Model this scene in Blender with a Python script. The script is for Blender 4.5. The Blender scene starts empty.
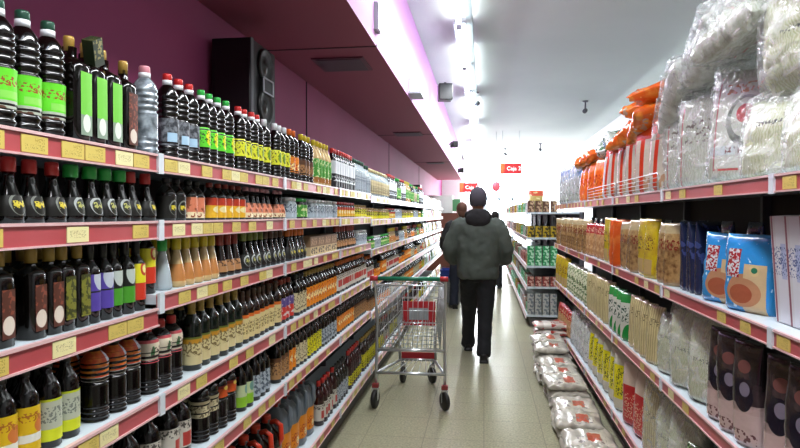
import bpy, bmesh, math, random
from mathutils import Vector, Matrix, noise
random.seed(7)
PI = math.pi
scene = bpy.context.scene
COL = scene.collection

# ------------------------------------------------------------------ helpers
def C(h, k=1.0):
    h = h.lstrip('#')
    out = []
    for i in (0, 2, 4):
        c = int(h[i:i+2], 16) / 255
        c = c / 12.92 if c <= 0.04045 else ((c + 0.055) / 1.055) ** 2.4
        out.append(c * k)
    return (*out, 1)

class NB:
    def __init__(s, name):
        s.m = bpy.data.materials.new(name); s.m.use_nodes = True
        s.t = s.m.node_tree; s.n = s.t.nodes; s.l = s.t.links
        s.b = s.n['Principled BSDF']
        s.tc = None
    def coord(s):
        if not s.tc:
            s.tc = s.n.new('ShaderNodeTexCoord')
            s.sep = s.n.new('ShaderNodeSeparateXYZ'); s.l.new(s.tc.outputs['Object'], s.sep.inputs[0])
        return s.tc
    def math(s, op, a, b=None):
        n = s.n.new('ShaderNodeMath'); n.operation = op
        for i, v in enumerate((a, b)):
            if v is None: continue
            if hasattr(v, 'links'): s.l.new(v, n.inputs[i])
            else: n.inputs[i].default_value = v
        return n.outputs[0]
    def rng(s, v, a, b):
        return s.math('MULTIPLY', s.math('GREATER_THAN', v, a), s.math('LESS_THAN', v, b))
    def mask(s, k):
        s.coord(); x, y, z = s.sep.outputs
        if k[0] == 'z': return s.rng(z, k[1], k[2])
        if k[0] == 'box': return s.math('MULTIPLY', s.rng(x, k[1], k[2]), s.rng(z, k[3], k[4]))
        if k[0] == 'ybox': return s.math('MULTIPLY', s.rng(y, k[1], k[2]), s.rng(z, k[3], k[4]))
        if k[0] == 'ell':
            dx = s.math('DIVIDE', s.math('SUBTRACT', x, k[1]), k[3]); dz = s.math('DIVIDE', s.math('SUBTRACT', z, k[2]), k[4])
            return s.math('LESS_THAN', s.math('ADD', s.math('MULTIPLY', dx, dx), s.math('MULTIPLY', dz, dz)), 1.0)
        if k[0] == 'noise':      # scale, threshold
            nt = s.n.new('ShaderNodeTexNoise'); nt.inputs['Scale'].default_value = k[1]; nt.inputs['Detail'].default_value = 3
            s.l.new(s.tc.outputs['Object'], nt.inputs['Vector'])
            return s.math('GREATER_THAN', nt.outputs['Fac'], k[2])
        if k[0] == 'txt':        # x0 x1 z0 z1 scale thr : strokes inside a box
            nt = s.n.new('ShaderNodeTexNoise'); nt.inputs['Scale'].default_value = k[5]; nt.inputs['Detail'].default_value = 1
            s.l.new(s.tc.outputs['Object'], nt.inputs['Vector'])
            return s.math('MULTIPLY', s.math('GREATER_THAN', nt.outputs['Fac'], k[6]), s.math('MULTIPLY', s.rng(x, k[1], k[2]), s.rng(z, k[3], k[4])))
        if k[0] == 'softnoise':
            nt = s.n.new('ShaderNodeTexNoise'); nt.inputs['Scale'].default_value = k[1]; nt.inputs['Detail'].default_value = 4
            s.l.new(s.tc.outputs['Object'], nt.inputs['Vector'])
            r = s.n.new('ShaderNodeMapRange'); r.inputs[1].default_value = k[2]; r.inputs[2].default_value = k[3]
            s.l.new(nt.outputs['Fac'], r.inputs[0]); return r.outputs[0]
        if k[0] == 'strand':     # noodles
            w = s.n.new('ShaderNodeTexWave'); w.inputs['Scale'].default_value = k[1]; w.inputs['Distortion'].default_value = k[2]
            w.inputs['Detail'].default_value = 2; w.inputs['Detail Scale'].default_value = 1.5
            s.l.new(s.tc.outputs['Object'], w.inputs['Vector']); return w.outputs['Fac']

def mat(name, col, rough=.5, metal=0, layers=(), bump=None, emit=0, coat=0, alpha=None, trans=0, ior=None):
    nb = NB(name); b = nb.b
    b.inputs['Base Color'].default_value = col
    b.inputs['Roughness'].default_value = rough; b.inputs['Metallic'].default_value = metal
    b.inputs['Coat Weight'].default_value = coat
    if coat: b.inputs['Coat Roughness'].default_value = .12
    if trans: b.inputs['Transmission Weight'].default_value = trans
    if ior: b.inputs['IOR'].default_value = ior
    cur = None
    for k, c in layers:
        mx = nb.n.new('ShaderNodeMix'); mx.data_type = 'RGBA'
        nb.l.new(nb.mask(k), mx.inputs[0])
        if cur is None: mx.inputs[6].default_value = col
        else: nb.l.new(cur, mx.inputs[6])
        mx.inputs[7].default_value = c; cur = mx.outputs[2]
    if cur is not None: nb.l.new(cur, b.inputs['Base Color'])
    if emit:
        b.inputs['Emission Color'].default_value = col; b.inputs['Emission Strength'].default_value = emit
    if bump:
        nb.coord()
        nt = nb.n.new('ShaderNodeTexNoise'); nt.inputs['Scale'].default_value = bump[0]; nt.inputs['Detail'].default_value = 3
        nb.l.new(nb.tc.outputs['Object'], nt.inputs['Vector'])
        bp = nb.n.new('ShaderNodeBump'); bp.inputs['Strength'].default_value = bump[1]; bp.inputs['Distance'].default_value = bump[2] if len(bump) > 2 else .01
        nb.l.new(nt.outputs['Fac'], bp.inputs['Height']); nb.l.new(bp.outputs[0], b.inputs['Normal'])
    if alpha is not None:
        b.inputs['Alpha'].default_value = alpha
    return nb.m

def me_from(bm, name, mats, smooth=True):
    me = bpy.data.meshes.new(name); bm.normal_update(); bm.to_mesh(me); bm.free()
    for m in (mats if isinstance(mats, (list, tuple)) else [mats]): me.materials.append(m)
    if smooth:
        for p in me.polygons: p.use_smooth = True
    return me

def link(name, data, parent=None, loc=(0, 0, 0), rot=(0, 0, 0)):
    o = bpy.data.objects.new(name, data); COL.objects.link(o)
    o.location = loc; o.rotation_euler = rot
    if parent is not None: o.parent = parent
    return o

def tag(o, label=None, cat=None, group=None, kind=None):
    if label: o['label'] = label
    if cat: o['category'] = cat
    if group: o['group'] = group
    if kind: o['kind'] = kind
    return o

def thing(name, label, cat, loc=(0, 0, 0), rz=0, group=None):
    return tag(link(name, None, None, loc, (0, 0, rz)), label, cat, group)

def box(bm, x0, x1, y0, y1, z0, z1, mi=0, bev=0):
    vs = [bm.verts.new((x, y, z)) for x in (x0, x1) for y in (y0, y1) for z in (z0, z1)]
    fs = []
    for idx in ((0, 1, 3, 2), (4, 6, 7, 5), (0, 4, 5, 1), (2, 3, 7, 6), (0, 2, 6, 4), (1, 5, 7, 3)):
        f = bm.faces.new([vs[i] for i in idx]); f.material_index = mi; fs.append(f)
    if bev:
        es = list({e for f in fs for e in f.edges})
        bmesh.ops.bevel(bm, geom=es, offset=bev, segments=2, affect='EDGES', profile=.5)
    return vs

def boxme(name, dims, m, bev=0):
    bm = bmesh.new(); box(bm, *dims, bev=bev)
    return me_from(bm, name, m, smooth=False)

def tube(bm, pts, radii, seg=8, cap=True, mi=0):
    """loft of round or elliptic rings along a polyline"""
    pts = [Vector(p) for p in pts]; n = len(pts)
    if not isinstance(radii, (list, tuple)): radii = [radii] * n
    up = Vector((0, 0, 1)); rings = []; prev = None
    for i, p in enumerate(pts):
        d = (pts[min(i+1, n-1)] - pts[max(i-1, 0)]).normalized()
        if prev is None:
            a = d.cross(up)
            if a.length < .05: a = Vector((1, 0, 0)) - d * d.x
            a.normalize()
        else:
            a = prev - d * prev.dot(d); a.normalize()
        prev = a; b = d.cross(a)
        r = radii[i]; ra, rb = r if isinstance(r, (list, tuple)) else (r, r)
        rings.append([bm.verts.new(p + a * (ra * math.cos(2*PI*k/seg)) + b * (rb * math.sin(2*PI*k/seg))) for k in range(seg)])
    for i in range(n-1):
        for k in range(seg):
            f = bm.faces.new((rings[i][k], rings[i][(k+1) % seg], rings[i+1][(k+1) % seg], rings[i+1][k])); f.material_index = mi
    if cap:
        bm.faces.new(rings[0][::-1]).material_index = mi; bm.faces.new(rings[-1]).material_index = mi

def lathe(bm, prof, seg=16, sq=2.0, sy=1.0, mi=0, cap=True):
    """rings about z; sq>2 squares the section"""
    rings = []
    for r, z in prof:
        ring = []
        for k in range(seg):
            t = 2*PI*(k+.5)/seg; c, s = math.cos(t), math.sin(t)
            q = (abs(c)**sq + abs(s)**sq) ** (-1/sq)
            ring.append(bm.verts.new((r*q*c, r*q*s*sy, z)))
        rings.append(ring)
    for i in range(len(rings)-1):
        for k in range(seg):
            bm.faces.new((rings[i][k], rings[i][(k+1) % seg], rings[i+1][(k+1) % seg], rings[i+1][k])).material_index = mi
    if cap:
        bm.faces.new(rings[0][::-1]).material_index = mi; bm.faces.new(rings[-1]).material_index = mi

# ------------------------------------------------------------------ materials
M = {}
M['white_shelf'] = mat('shelf_white', C('#c9d3d8'), .35)
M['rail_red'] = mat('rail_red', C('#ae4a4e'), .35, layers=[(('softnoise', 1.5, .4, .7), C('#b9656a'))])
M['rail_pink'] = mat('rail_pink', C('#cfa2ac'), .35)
M['rail_edge'] = mat('rail_edge', C('#d3b4b4'), .3)
M['rail_white'] = mat('rail_white', C('#dfe3e4'), .3)
M['tag_yellow'] = mat('tag_yellow', C('#cbb968'), .5, layers=[(('txt', -.028, .028, -.012, .0, 420, .56), C('#a8984c')), (('txt', .0, .028, .002, .013, 300, .52), C('#b09c48'))])
M['tag_cream'] = mat('tag_cream', C('#ddd6a8'), .5, layers=[(('txt', -.028, .028, -.008, .009, 400, .56), C('#b4ac84'))])
M['rail_clip'] = mat('rail_clip', C('#cfd6dc'), .25)
M['upright'] = mat('upright_grey', C('#5b5a60'), .5)
M['back_dark'] = mat('back_panel_dark', C('#3a3438'), .7)
M['black_plastic'] = mat('black_plastic', C('#0c0c0e'), .35)
M['glass_dark'] = mat('dark_glass', C('#0b0806'), .10, coat=.3)
M['pet_dark'] = mat('dark_sauce_in_plastic', C('#0b0706'), .13, coat=.2)
M['glass_brown'] = mat('brown_glass', C('#1f100a'), .12, coat=.3)
M['glass_burg'] = mat('burgundy_glass', C('#2c0a0e'), .12, coat=.3)
M['glass_green'] = mat('green_glass', C('#0d1710'), .12, coat=.3)
M['clear_pale'] = mat('pale_liquid', C('#a9b4b8'), .12, coat=.6)
M['clear_silver'] = mat('silver_liquid', C('#5d666c'), .1, coat=.7, layers=[(('softnoise', 30, .4, .65), C('#a8b2b8'))])
M['amber'] = mat('amber_cream', C('#c0a878'), .2, coat=.5, layers=[(('z', .02, .075), C('#b8834a'))])
M['grey_jug'] = mat('grey_jug', C('#6b747c'), .35, coat=.2)
CAPS = {k: mat('cap_' + k, C(v), .35, coat=.2) for k, v in dict(red='#bc2826', green='#28a842', dgreen='#1d4f3c', white='#d5d8da', yellow='#c8b41e',
        gold='#a88a3e', orange='#cf6a22', black='#0d0d10', brick='#8c2e22', brown='#4d2f1e', pink='#c98f98', cream='#cfc39a', olive='#6f7a2a').items()}

def lab(name, base, *layers):
    return mat('label_' + name, base, .45, layers=layers)
W = .05
LBL = {
 'lime': lab('lime', C('#6fd02e'), (('z', 0, .062), C('#b7bdb0')), (('txt', -W, W, .0, .05, 60, .55), C('#6b4a3a')), (('txt', -W, W, .092, .112, 160, .54), C('#9c5a2a')), (('box', -.03, .03, .066, .082), C('#8fd060'))),
 'limeyel': lab('limeyel', C('#63c62e'), (('ell', 0, .10, .016, .028), C('#d8d32a')), (('txt', -W, W, .08, .125, 150, .56), C('#2c5a1e'))),
 'yel': lab('yel', C('#cfd033'), (('ell', 0, .1, .012, .024), C('#7ea02a')), (('txt', -W, W, .075, .13, 140, .57), C('#5c5a20'))),
 'darkgrey': lab('darkgrey', C('#3a3d44'), (('softnoise', 60, .45, .6), C('#83888e')), (('box', -.03, .0, .055, .085), C('#a9c3d6'))),
 'greenstrip': lab('greenstrip', C('#79c04a'), (('z', .0, .07), C('#8a9c8a')), (('ell', 0, .05, .014, .022), C('#d0d6cc'))),
 'brownstrip': lab('brownstrip', C('#5a3226'), (('ell', 0, .045, .016, .02), C('#cfc6ba')), (('txt', -W, W, .06, .16, 90, .55), C('#8c4c3a'))),
 'olivestrip': lab('olivestrip', C('#7d7d2e'), (('txt', -W, W, .03, .17, 90, .52), C('#3f4418'))),
 'purple': lab('purple', C('#5a47a0'), (('ell', 0, .115, .018, .032), C('#b9bfc8')), (('z', .155, .2), C('#15151a')), (('z', .078, .082), C('#20202a'))),
 'greenlab': lab('greenlab', C('#4c9a2c'), (('z', .077, .2), C('#151a15')), (('ell', 0, .115, .018, .032), C('#b9c2bc'))),
 'yelred': lab('yelred', C('#c43a22'), (('z', .08, .2), C('#d6cf2c')), (('ell', 0, .12, .014, .02), C('#b84a30')), (('ell', 0, .12, .008, .012), C('#e0dc90'))),
 'peanut': lab('peanut', C('#d0b31c'), (('z', 0.04, .058), C('#d8d8d0')), (('ell', .01, .075, .02, .018), C('#c47a3a')), (('txt', -W, W, .085, .105, 170, .55), C('#a86a24'))),
 'sesame': lab('sesame', C('#b4b9a8'), (('z', 0, .045), C('#c9d02a')), (('z', .108, .2), C('#b9c41e')), (('txt', -W, W, .06, .095, 170, .55), C('#7a8078'))),
 'orangewhite': lab('orangewhite', C('#c2451c'), (('softnoise', 25, .45, .6), C('#d8862a')), (('box', .004, .05, .145, .2), C('#c8ccd8')), (('z', 0, .115), C('#c9c4bc'))),
 'pinkwhite': lab('pinkwhite', C('#cfc7b4'), (('z', 0, .102), C('#b8434e')), (('z', .152, .2), C('#b8535a')), (('ell', -.012, .125, .006, .018), C('#2f6a3c')), (('txt', -.02, W, .108, .142, 130, .54), C('#5a4a40'))),
 'goldcream': lab('goldcream', C('#c8bd92'), (('z', .092, .108), C('#b88a24')), (('z', .108, .2), C('#5f6a2c')), (('txt', -W, W, .05, .1, 120, .55), C('#7a6a40'))),
 'creamor': lab('creamor', C('#cdbf8e'), (('z', .105, .2), C('#c86a24')), (('txt', -W, W, .04, .09, 120, .55), C('#8a7a4a'))),
 'orange': lab('orange', C('#d98a1e'), (('ell', 0, .075, .02, .02), C('#e8d9a0')), (('txt', -W, W, .04, .12, 110, .56), C('#a83a1a'))),
 'whitered': lab('whitered', C('#c4c0b6'), (('box', -.02, .02, .045, .09), C('#b3403a')), (('z', .13, .2), C('#7c6a50')), (('txt', -W, W, .1, .125, 120, .52), C('#55504a'))),
 'redorange': lab('redorange', C('#c8541e'), (('z', .15, .2), C('#8f1f1a')), (('ell', 0, .15, .014, .008), C('#e8d060'))),
 'limewhite': lab('limewhite', C('#b8c49c'), (('z', 0, .06), C('#8cba2e')), (('ell', 0, .09, .015, .02), C('#6f9a90'))),
 'bluegrey': lab('bluegrey', C('#a8b2ba'), (('txt', -W, W, .03, .13, 90, .52), C('#55606c'))),
 'tan': lab('tan', C('#a87f52'), (('z', .1, .2), C('#5f3c22')), (('txt', -W, W, .04, .1, 100, .53), C('#5a3a24'))),
 'yellow': lab('yellow', C('#d2cb1e'), (('txt', -W, W, .03, .14, 110, .54), C('#5f5c1a'))),
 'cream': lab('cream', C('#c9bf9c'), (('txt', -W, W, .03, .13, 100, .54), C('#6e6248'))),
 'blackwhite': lab('blackwhite', C('#c8ccd2'), (('z', 0, .1), C('#16181c')), (('txt', -W, W, .05, .09, 70, .55), C('#d0d4d8'))),
 'bluered': lab('bluered', C('#5b4a86'), (('z', 0, .08), C('#c23a30')), (('noise', 45, .58), C('#d0c8c4'))),
 'kik': lab('kik', C('#14130e'), (('ell', 0, .043, .020, .024), C('#7c8078')), (('ell', 0, .041, .017, .021), C('#1c1c16')), (('txt', -.014, .014, .034, .050, 120, .47), C('#c2b43a'))),
 'kikw': lab('kikw', C('#11110e'), (('ell', 0, .043, .021, .023), C('#a9aeac')), (('ell', 0, .040, .018, .019), C('#2a2c22')), (('txt', -.014, .014, .034, .052, 120, .5), C('#a8a864'))),
 'green': lab('green', C('#4f9c3c'), (('noise', 40, .55), C('#c8d09c'))),
 'redyel': lab('redyel', C('#b03a20'), (('z', 0, .055), C('#d0a92a')), (('ell', 0, .04, .02, .012), C('#d8cfa0'))),
 'pinkor': lab('pinkor', C('#c98262'), (('z', .0, .03), C('#d8c8a8')), (('noise', 50, .56), C('#8a4a2a'))),
}

# ------------------------------------------------------------------ bottles
def prof_scaled(p, r, h): return [(a*r, b*h) for a, b in p]
P_ROUND = [(.90,0),(1,.015),(1,.60),(.96,.66),(.72,.74),(.42,.81),(.36,.84),(.36,.93)]
P_TALL = [(.92,0),(1,.012),(1,.64),(.93,.69),(.5,.78),(.36,.82),(.36,.93)]
P_DROP = [(.85,0),(1,.03),(1,.14),(.95,.28),(.72,.45),(.48,.60),(.40,.68),(.40,.80)]
P_CONE = [(.85,0),(1,.03),(1,.10),(.80,.35),(.55,.58),(.42,.70),(.38,.80)]
P_SQ = [(.94,0),(1,.012),(1,.70),(.9,.75),(.45,.79),(.36,.81),(.36,.90)]
P_JAR = [(.9,0),(1,.03),(1,.72),(.86,.80),(.84,.84)]
def p_rib():
    out = [(.86, 0), (.97, .012)]
    n = 60
    for i in range(1, n):
        z = i/n*.74 + .012
        rib = .05*math.cos(z*2*PI*15) if not .20 < z < .46 else .0
        waist = -.07*math.exp(-((z-.50)/.025)**2)
        out.append((1 - .05 + rib + waist - (max(0, z-.68)/.1)**2*.12, z))
    out += [(.80,.80),(.56,.845),(.40,.87),(.38,.88),(.38,.94)]
    return out
P_RIB = p_rib()
P_CARTON = [(1,0),(1,.999),(.999,1)]

SP = {}
# clear height under the next shelf up
HMAX = dict(vinegar_bottle=.20, dipping_sauce_bottle=.143, seasoning_bottle=.138, dressing_bottle=.16, peanut=.205, sesame=.205, orwh=.205, pinkwh=.208,
            dark_soy_bottle=.222, cooking_wine_bottle=.218, oyster_sauce_bottle=.215, jar_b=.115)
def spec(key, name, prof, r, h, body, cap, lab_, lz=None, capr=.42, capz=(.88, 1.0), sq=2.0, sy=1.0, band=None, seg=16, look='', cat='bottle', neck=None):
    h0 = h; h = min(h, HMAX.get(name, 9), HMAX.get(key, 9)); q = h/h0
    if lz: lz = (lz[0]*q, lz[1]*q)
    SP[key] = dict(key=key, name=name, prof=prof_scaled(prof, r, h), r=r, h=h, body=body, cap=cap, lab=lab_, lz=lz, capr=capr*r, capz=(capz[0]*h, capz[1]*h),
                   sq=sq, sy=sy, band=band, seg=seg, look=look, cat=cat, cache=None, neck=neck)
def prof_r(prof, z):
    for (r0, z0), (r1, z1) in zip(prof, prof[1:]):
        if z0 <= z <= z1 and z1 > z0: return r0 + (r1-r0)*(z-z0)/(z1-z0)
    return prof[-1][0]
def build_spec(s):
    if s['cache']: return s['cache']
    parts = []
    bm = bmesh.new(); lathe(bm, s['prof'], s['seg'], s['sq'], s['sy']); parts.append(('body', me_from(bm, s['key']+'_body', M[s['body']])))
    if s['lab']:
        z0, z1 = s['lz']; n = 6
        zs = [z0 + (z1-z0)*i/n for i in range(n+1)]
        bm = bmesh.new(); e = .0012
        lathe(bm, [(max(prof_r(s['prof'], z), 0)+e, z) for z in zs], s['seg'], s['sq'], s['sy'], cap=False)
        if s['sq'] > 3 and s['lab'] in ('greenstrip', 'brownstrip', 'olivestrip'):
            bmesh.ops.delete(bm, geom=[f for f in bm.faces if not (f.calc_center_median().y < -.6*s['r']*s['sy'] and abs(f.calc_center_median().x) < s['r']*.75)], context='FACES')
        parts.append(('paper_label', me_from(bm, s['key']+'_label', LBL[s['lab']])))
    if s['cap']:
        a, b = s['capz']; cr = s['capr']
        bm = bmesh.new(); lathe(bm, [(cr, a), (cr, b-(b-a)*.15), (cr*.9, b)], 12)
        parts.append(('cap', me_from(bm, s['key']+'_cap', CAPS[s['cap']])))
        if s['band']:
            bm = bmesh.new(); lathe(bm, [(cr*1.04, a-(b-a)*.1), (cr*1.04, a+(b-a)*.38)], 12)
            parts.append(('cap_ring', me_from(bm, s['key']+'_ring', CAPS[s['band']])))
        if s['neck']:
            z0, z1 = s['neck'][0]*s['h'], s['neck'][1]*s['h']; n = 3
            bm = bmesh.new(); lathe(bm, [(prof_r(s['prof'], z0+(z1-z0)*i/n)+.0012, z0+(z1-z0)*i/n) for i in range(n+1)], 12, cap=False)
            parts.append(('neck_sleeve', me_from(bm, s['key']+'_neck', CAPS[s['neck'][2]])))
    # joined version for copies too small to show parts
    bm = bmesh.new(); mats = []
    for k, (pn, me) in enumerate(parts):
        mats.append(me.materials[0]); n0 = len(bm.faces)
        bm.from_mesh(me); bm.faces.ensure_lookup_table()
        for f in bm.faces[n0:]: f.material_index = k
    joined = me_from(bm, s['key']+'_whole', mats)
    s['cache'] = (parts, joined)
    return s['cache']

ORD = ['first','second','third','fourth','fifth','sixth','seventh','eighth','ninth','tenth','eleventh','twelfth','thirteenth','fourteenth','fifteenth','sixteenth','seventeenth','eighteenth','nineteenth','twentieth']
def put(key, loc, rz, label, group, detail=True):
    s = SP[key]; parts, joined = build_spec(s)
    if detail:
        t = thing(s['name'], label, s['cat'], loc, rz, group)
        for pn, me in parts: link(pn, me, t)
    else:
        t = tag(link(s['name'], joined, None, loc, (0, 0, rz)), label, s['cat'], group)
    return t

dk = 'pet_dark'; dg = 'glass_dark'
spec('soy_big', 'soy_sauce_bottle', P_RIB, .037, .275, dk, 'dgreen', 'lime', (.045,.128), band='white', seg=20, look='ribbed soy sauce bottle with dark green cap and lime label')
spec('oil_sq', 'oil_bottle', P_SQ, .031, .265, dg, 'gold', 'greenstrip', (.02,.175), capz=(.86,1), sq=5, sy=1.5, look='square black oil bottle with gold cap and green strip')
spec('oil_br', 'oil_bottle', P_SQ, .031, .255, dg, 'gold', 'brownstrip', (.02,.165), capz=(.86,1), sq=5, look='square dark bottle with gold cap and brown strip')
spec('silver', 'soy_sauce_bottle', P_RIB, .040, .27, 'clear_silver', 'pink', None, band='white', look='silvery ribbed plastic bottle with pale pink cap')
spec('soy_red', 'soy_sauce_bottle', P_RIB, .036, .275, dk, 'red', 'darkgrey', (.045,.13), band='white', seg=20, look='black ribbed soy bottle with red cap and grey label')
spec('soy_green', 'soy_sauce_bottle', P_RIB, .0335, .27, dk, 'green', 'limeyel', (.065,.135), band='white', look='black ribbed soy bottle with bright green cap and lime label')
spec('soy_yelred', 'soy_sauce_bottle', P_RIB, .0335, .27, dk, 'red', 'yel', (.065,.135), band='white', look='black ribbed soy bottle with red cap and yellow label')
spec('soy_yelwh', 'soy_sauce_bottle', P_RIB, .0335, .265, dk, 'white', 'yel', (.065,.135), look='black ribbed soy bottle with white cap and yellow label')
spec('soy_or', 'soy_sauce_bottle', P_RIB, .0335, .27, dk, 'orange', 'orange', (.045,.13), look='dark ribbed bottle with orange cap and orange label')
spec('soy_ye', 'soy_sauce_bottle', P_RIB, .0335, .27, dk, 'yellow', 'tan', (.045,.13), look='dark ribbed bottle with yellow cap and tan label')
spec('oil_cream', 'oil_bottle', P_ROUND, .034, .27, 'amber', 'yellow', 'green', (.05,.16), look='amber oil bottle with yellow cap and green label')
spec('bw', 'rice_wine_bottle', P_SQ, .034, .27, dk, 'red', 'blackwhite', (.01,.185), sq=4, look='square bottle with red cap and black and white label')
spec('whitelab', 'rice_wine_bottle', P_ROUND, .034, .26, 'clear_pale', 'dgreen', 'bluegrey', (.03,.15), look='clear bottle with dark green cap and pale label')
spec('gr', 'rice_wine_bottle', P_ROUND, .034, .26, 'glass_green', 'green', 'green', (.03,.15), look='green bottle with green cap and leafy label')
spec('ivory', 'rice_wine_bottle', P_ROUND, .036, .25, 'clear_pale', 'cream', 'cream', (.03,.15), look='pale bottle with cream cap and cream label')
# second shelf
spec('kik_r', 'dipping_sauce_bottle', P_DROP, .031, .165, dg, 'red', 'kik', (.02,.07), capr=.50, capz=(.78,1.0), look='teardrop soy bottle with red cap and yellow ring label')
spec('kik_g', 'dipping_sauce_bottle', P_DROP, .031, .160, dg, 'green', 'kikw', (.02,.07), capr=.58, capz=(.78,1.0), look='teardrop soy bottle with bright green cap and round label')
spec('small_y', 'seasoning_bottle', P_ROUND, .030, .155, dg, 'black', 'kik', (.01,.09), look='small dark bottle with black cap and round yellow label')
spec('small_w', 'seasoning_bottle', P_ROUND, .030, .155, dg, 'black', 'pinkor', (.01,.09), look='small dark bottle with black cap and pinkish label')
spec('small_ry', 'seasoning_bottle', P_ROUND, .030, .15, dg, 'brick', 'redyel', (.01,.09), look='small dark bottle with brick cap and red and yellow label')
spec('small_or', 'seasoning_bottle', P_DROP, .030, .155, dg, 'pink', 'pinkor', (.01,.08), look='small dark bottle with pink cap and orange label')
spec('jar_w', 'sauce_jar', P_JAR, .034, .11, 'clear_pale', 'white', 'bluegrey', (.01,.075), capr=.9, capz=(.84,1), cat='jar', look='small jar with white lid and pale label')
spec('jar_g', 'sauce_jar', P_JAR, .034, .11, 'glass_brown', 'green', 'green', (.01,.075), capr=.9, capz=(.84,1), cat='jar', look='small jar with green lid and green label')
spec('jar_y', 'sauce_jar', P_JAR, .036, .10, 'amber', 'gold', 'yellow', (.01,.07), capr=.9, capz=(.84,1), cat='jar', look='small jar with gold lid and yellow label')
spec('jar_r', 'sauce_jar', P_JAR, .036, .11, 'glass_burg', 'red', 'redyel', (.01,.075), capr=.9, capz=(.84,1), cat='jar', look='small jar with red lid and red and yellow label')
spec('jar_b', 'sauce_jar', P_JAR, .038, .12, 'glass_brown', 'black', 'orange', (.01,.085), capr=.9, capz=(.84,1), cat='jar', look='brown jar with black lid and orange label')
# third shelf
spec('vin_br', 'vinegar_bottle', P_SQ, .026, .225, dg, 'gold', 'brownstrip', (.02,.135), capr=.5, capz=(.84,1), sq=4, look='dark square bottle with gold cap and brown label')
spec('vin_ol', 'vinegar_bottle', P_SQ, .026, .225, dg, 'gold', 'olivestrip', (.03,.145), capr=.5, capz=(.84,1), sq=4, look='dark square bottle with gold cap and olive label')
spec('vin_pu', 'vinegar_bottle', P_TALL, .026, .222, dg, 'black', 'purple', (.035,.138), capr=.45, band=None, capz=(.80,1), look='slim black bottle with purple and silver label')
spec('vin_gr', 'vinegar_bottle', P_TALL, .026, .222, dg, 'black', 'greenlab', (.035,.138), capr=.45, capz=(.80,1), look='slim black bottle with green and silver label')
spec('vin_yr', 'vinegar_bottle', P_TALL, .026, .222, dg, 'black', 'yelred', (.035,.15), capr=.45, capz=(.80,1), look='slim black bottle with yellow and red label')
spec('clr_g', 'dressing_bottle', P_CONE, .0305, .19, 'clear_pale', 'green', None, capr=.5, capz=(.76,1), look='clear conical bottle with bright green cap')
spec('amb_y', 'dressing_bottle', P_CONE, .0305, .185, 'amber', 'yellow', None, capr=.5, capz=(.76,1), look='amber conical bottle with yellow cap')
spec('kon_r', 'dressing_bottle', P_CONE, .030, .185, 'glass_brown', 'brick', 'tan', (.02,.07), capr=.5, capz=(.74,1), look='dark conical bottle with brick red cap')
spec('kon_g', 'dressing_bottle', P_DROP, .030, .185, dg, 'olive', 'kikw', (.02,.08), capr=.5, capz=(.78,1), look='black teardrop bottle with olive green cap')
spec('kon_b', 'dressing_bottle', P_DROP, .030, .185, dg, 'brown', 'kikw', (.02,.08), capr=.5, capz=(.78,1), look='black teardrop bottle with brown cap')
spec('kon_o', 'dressing_bottle', P_DROP, .030, .185, dg, 'orange', 'kik', (.02,.08), capr=.5, capz=(.78,1), look='black teardrop bottle with orange cap')
# fourth shelf
spec('peanut', 'cooking_sauce_bottle', P_ROUND, .031, .235, dk, 'black', 'peanut', (.02,.135), look='black bottle with yellow and orange label')
spec('sesame', 'cooking_sauce_bottle', P_ROUND, .031, .235, dk, 'black', 'sesame', (.02,.13), look='black bottle with white and lime label')
spec('orwh', 'cooking_sauce_bottle', P_RIB, .036, .245, dk, 'black', 'orangewhite', (.125,.215), seg=20, look='black ribbed bottle with orange and white label')
spec('pinkwh', 'cooking_sauce_bottle', P_RIB, .036, .245, dk, 'red', 'pinkwhite', (.11,.19), seg=20, look='black ribbed bottle with red cap and pink bordered label')
spec('goldcr', 'cooking_sauce_bottle', P_TALL, .034, .24, 'glass_green', 'gold', 'goldcream', (.02,.115), look='dark green bottle with gold neck and low cream label', neck=(.80,.88,'gold'))
spec('oyst', 'oyster_sauce_bottle', P_ROUND, .029, .225, 'glass_brown', 'brown', 'creamor', (.02,.125), neck=(.78,.88,'tan' if 'tan' in CAPS else 'brown'), look='brown oyster sauce bottle with cream and orange label')
spec('blrd', 'oyster_sauce_bottle', P_ROUND, .029, .225, 'glass_brown', 'brick', 'bluered', (.02,.13), look='oyster sauce bottle with brick cap and blue and red label')
spec('oran', 'oyster_sauce_bottle', P_ROUND, .029, .22, 'glass_brown', 'gold', 'orange', (.02,.13), look='brown sauce bottle with gold cap and orange label')
spec('orwt', 'oyster_sauce_bottle', P_ROUND, .029, .22, 'glass_brown', 'orange', 'whitered', (.02,.13), look='brown sauce bottle with orange cap and white label')
# fifth shelf
spec('wr', 'dark_soy_bottle', P_ROUND, .040, .25, dk, 'black', 'whitered', (.045,.145), look='wide black bottle with white and red label')
spec('cr', 'dark_soy_bottle', P_RIB, .036, .25, dk, 'black', 'cream', (.10,.165), look='black ribbed bottle with cream label')
spec('ro', 'dark_soy_bottle', P_RIB, .038, .255, dk, 'brick', 'redorange', (.135,.185), look='black ribbed bottle with red and orange label')
spec('lw', 'cooking_wine_bottle', P_TALL, .0285, .24, dg, 'cream', 'limewhite', (.02,.12), look='dark bottle with cream cap and lime and white label')
spec('bg', 'cooking_wine_bottle', P_TALL, .0285, .235, dg, 'black', 'bluegrey', (.02,.12), look='dark bottle with black cap and blue grey label')
spec('tn', 'cooking_wine_bottle', P_TALL, .0285, .235, dg, 'brown', 'tan', (.02,.13), look='dark bottle with brown cap and tan label')
spec('og', 'cooking_wine_bottle', P_TALL, .0285, .235, dg, 'black', 'orange', (.02,.13), look='dark bottle with black cap and orange label')
spec('yl', 'cooking_wine_bottle', P_TALL, .0285, .235, dg, 'black', 'yellow', (.02,.13), look='dark bottle with black cap and yellow label')
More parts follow.
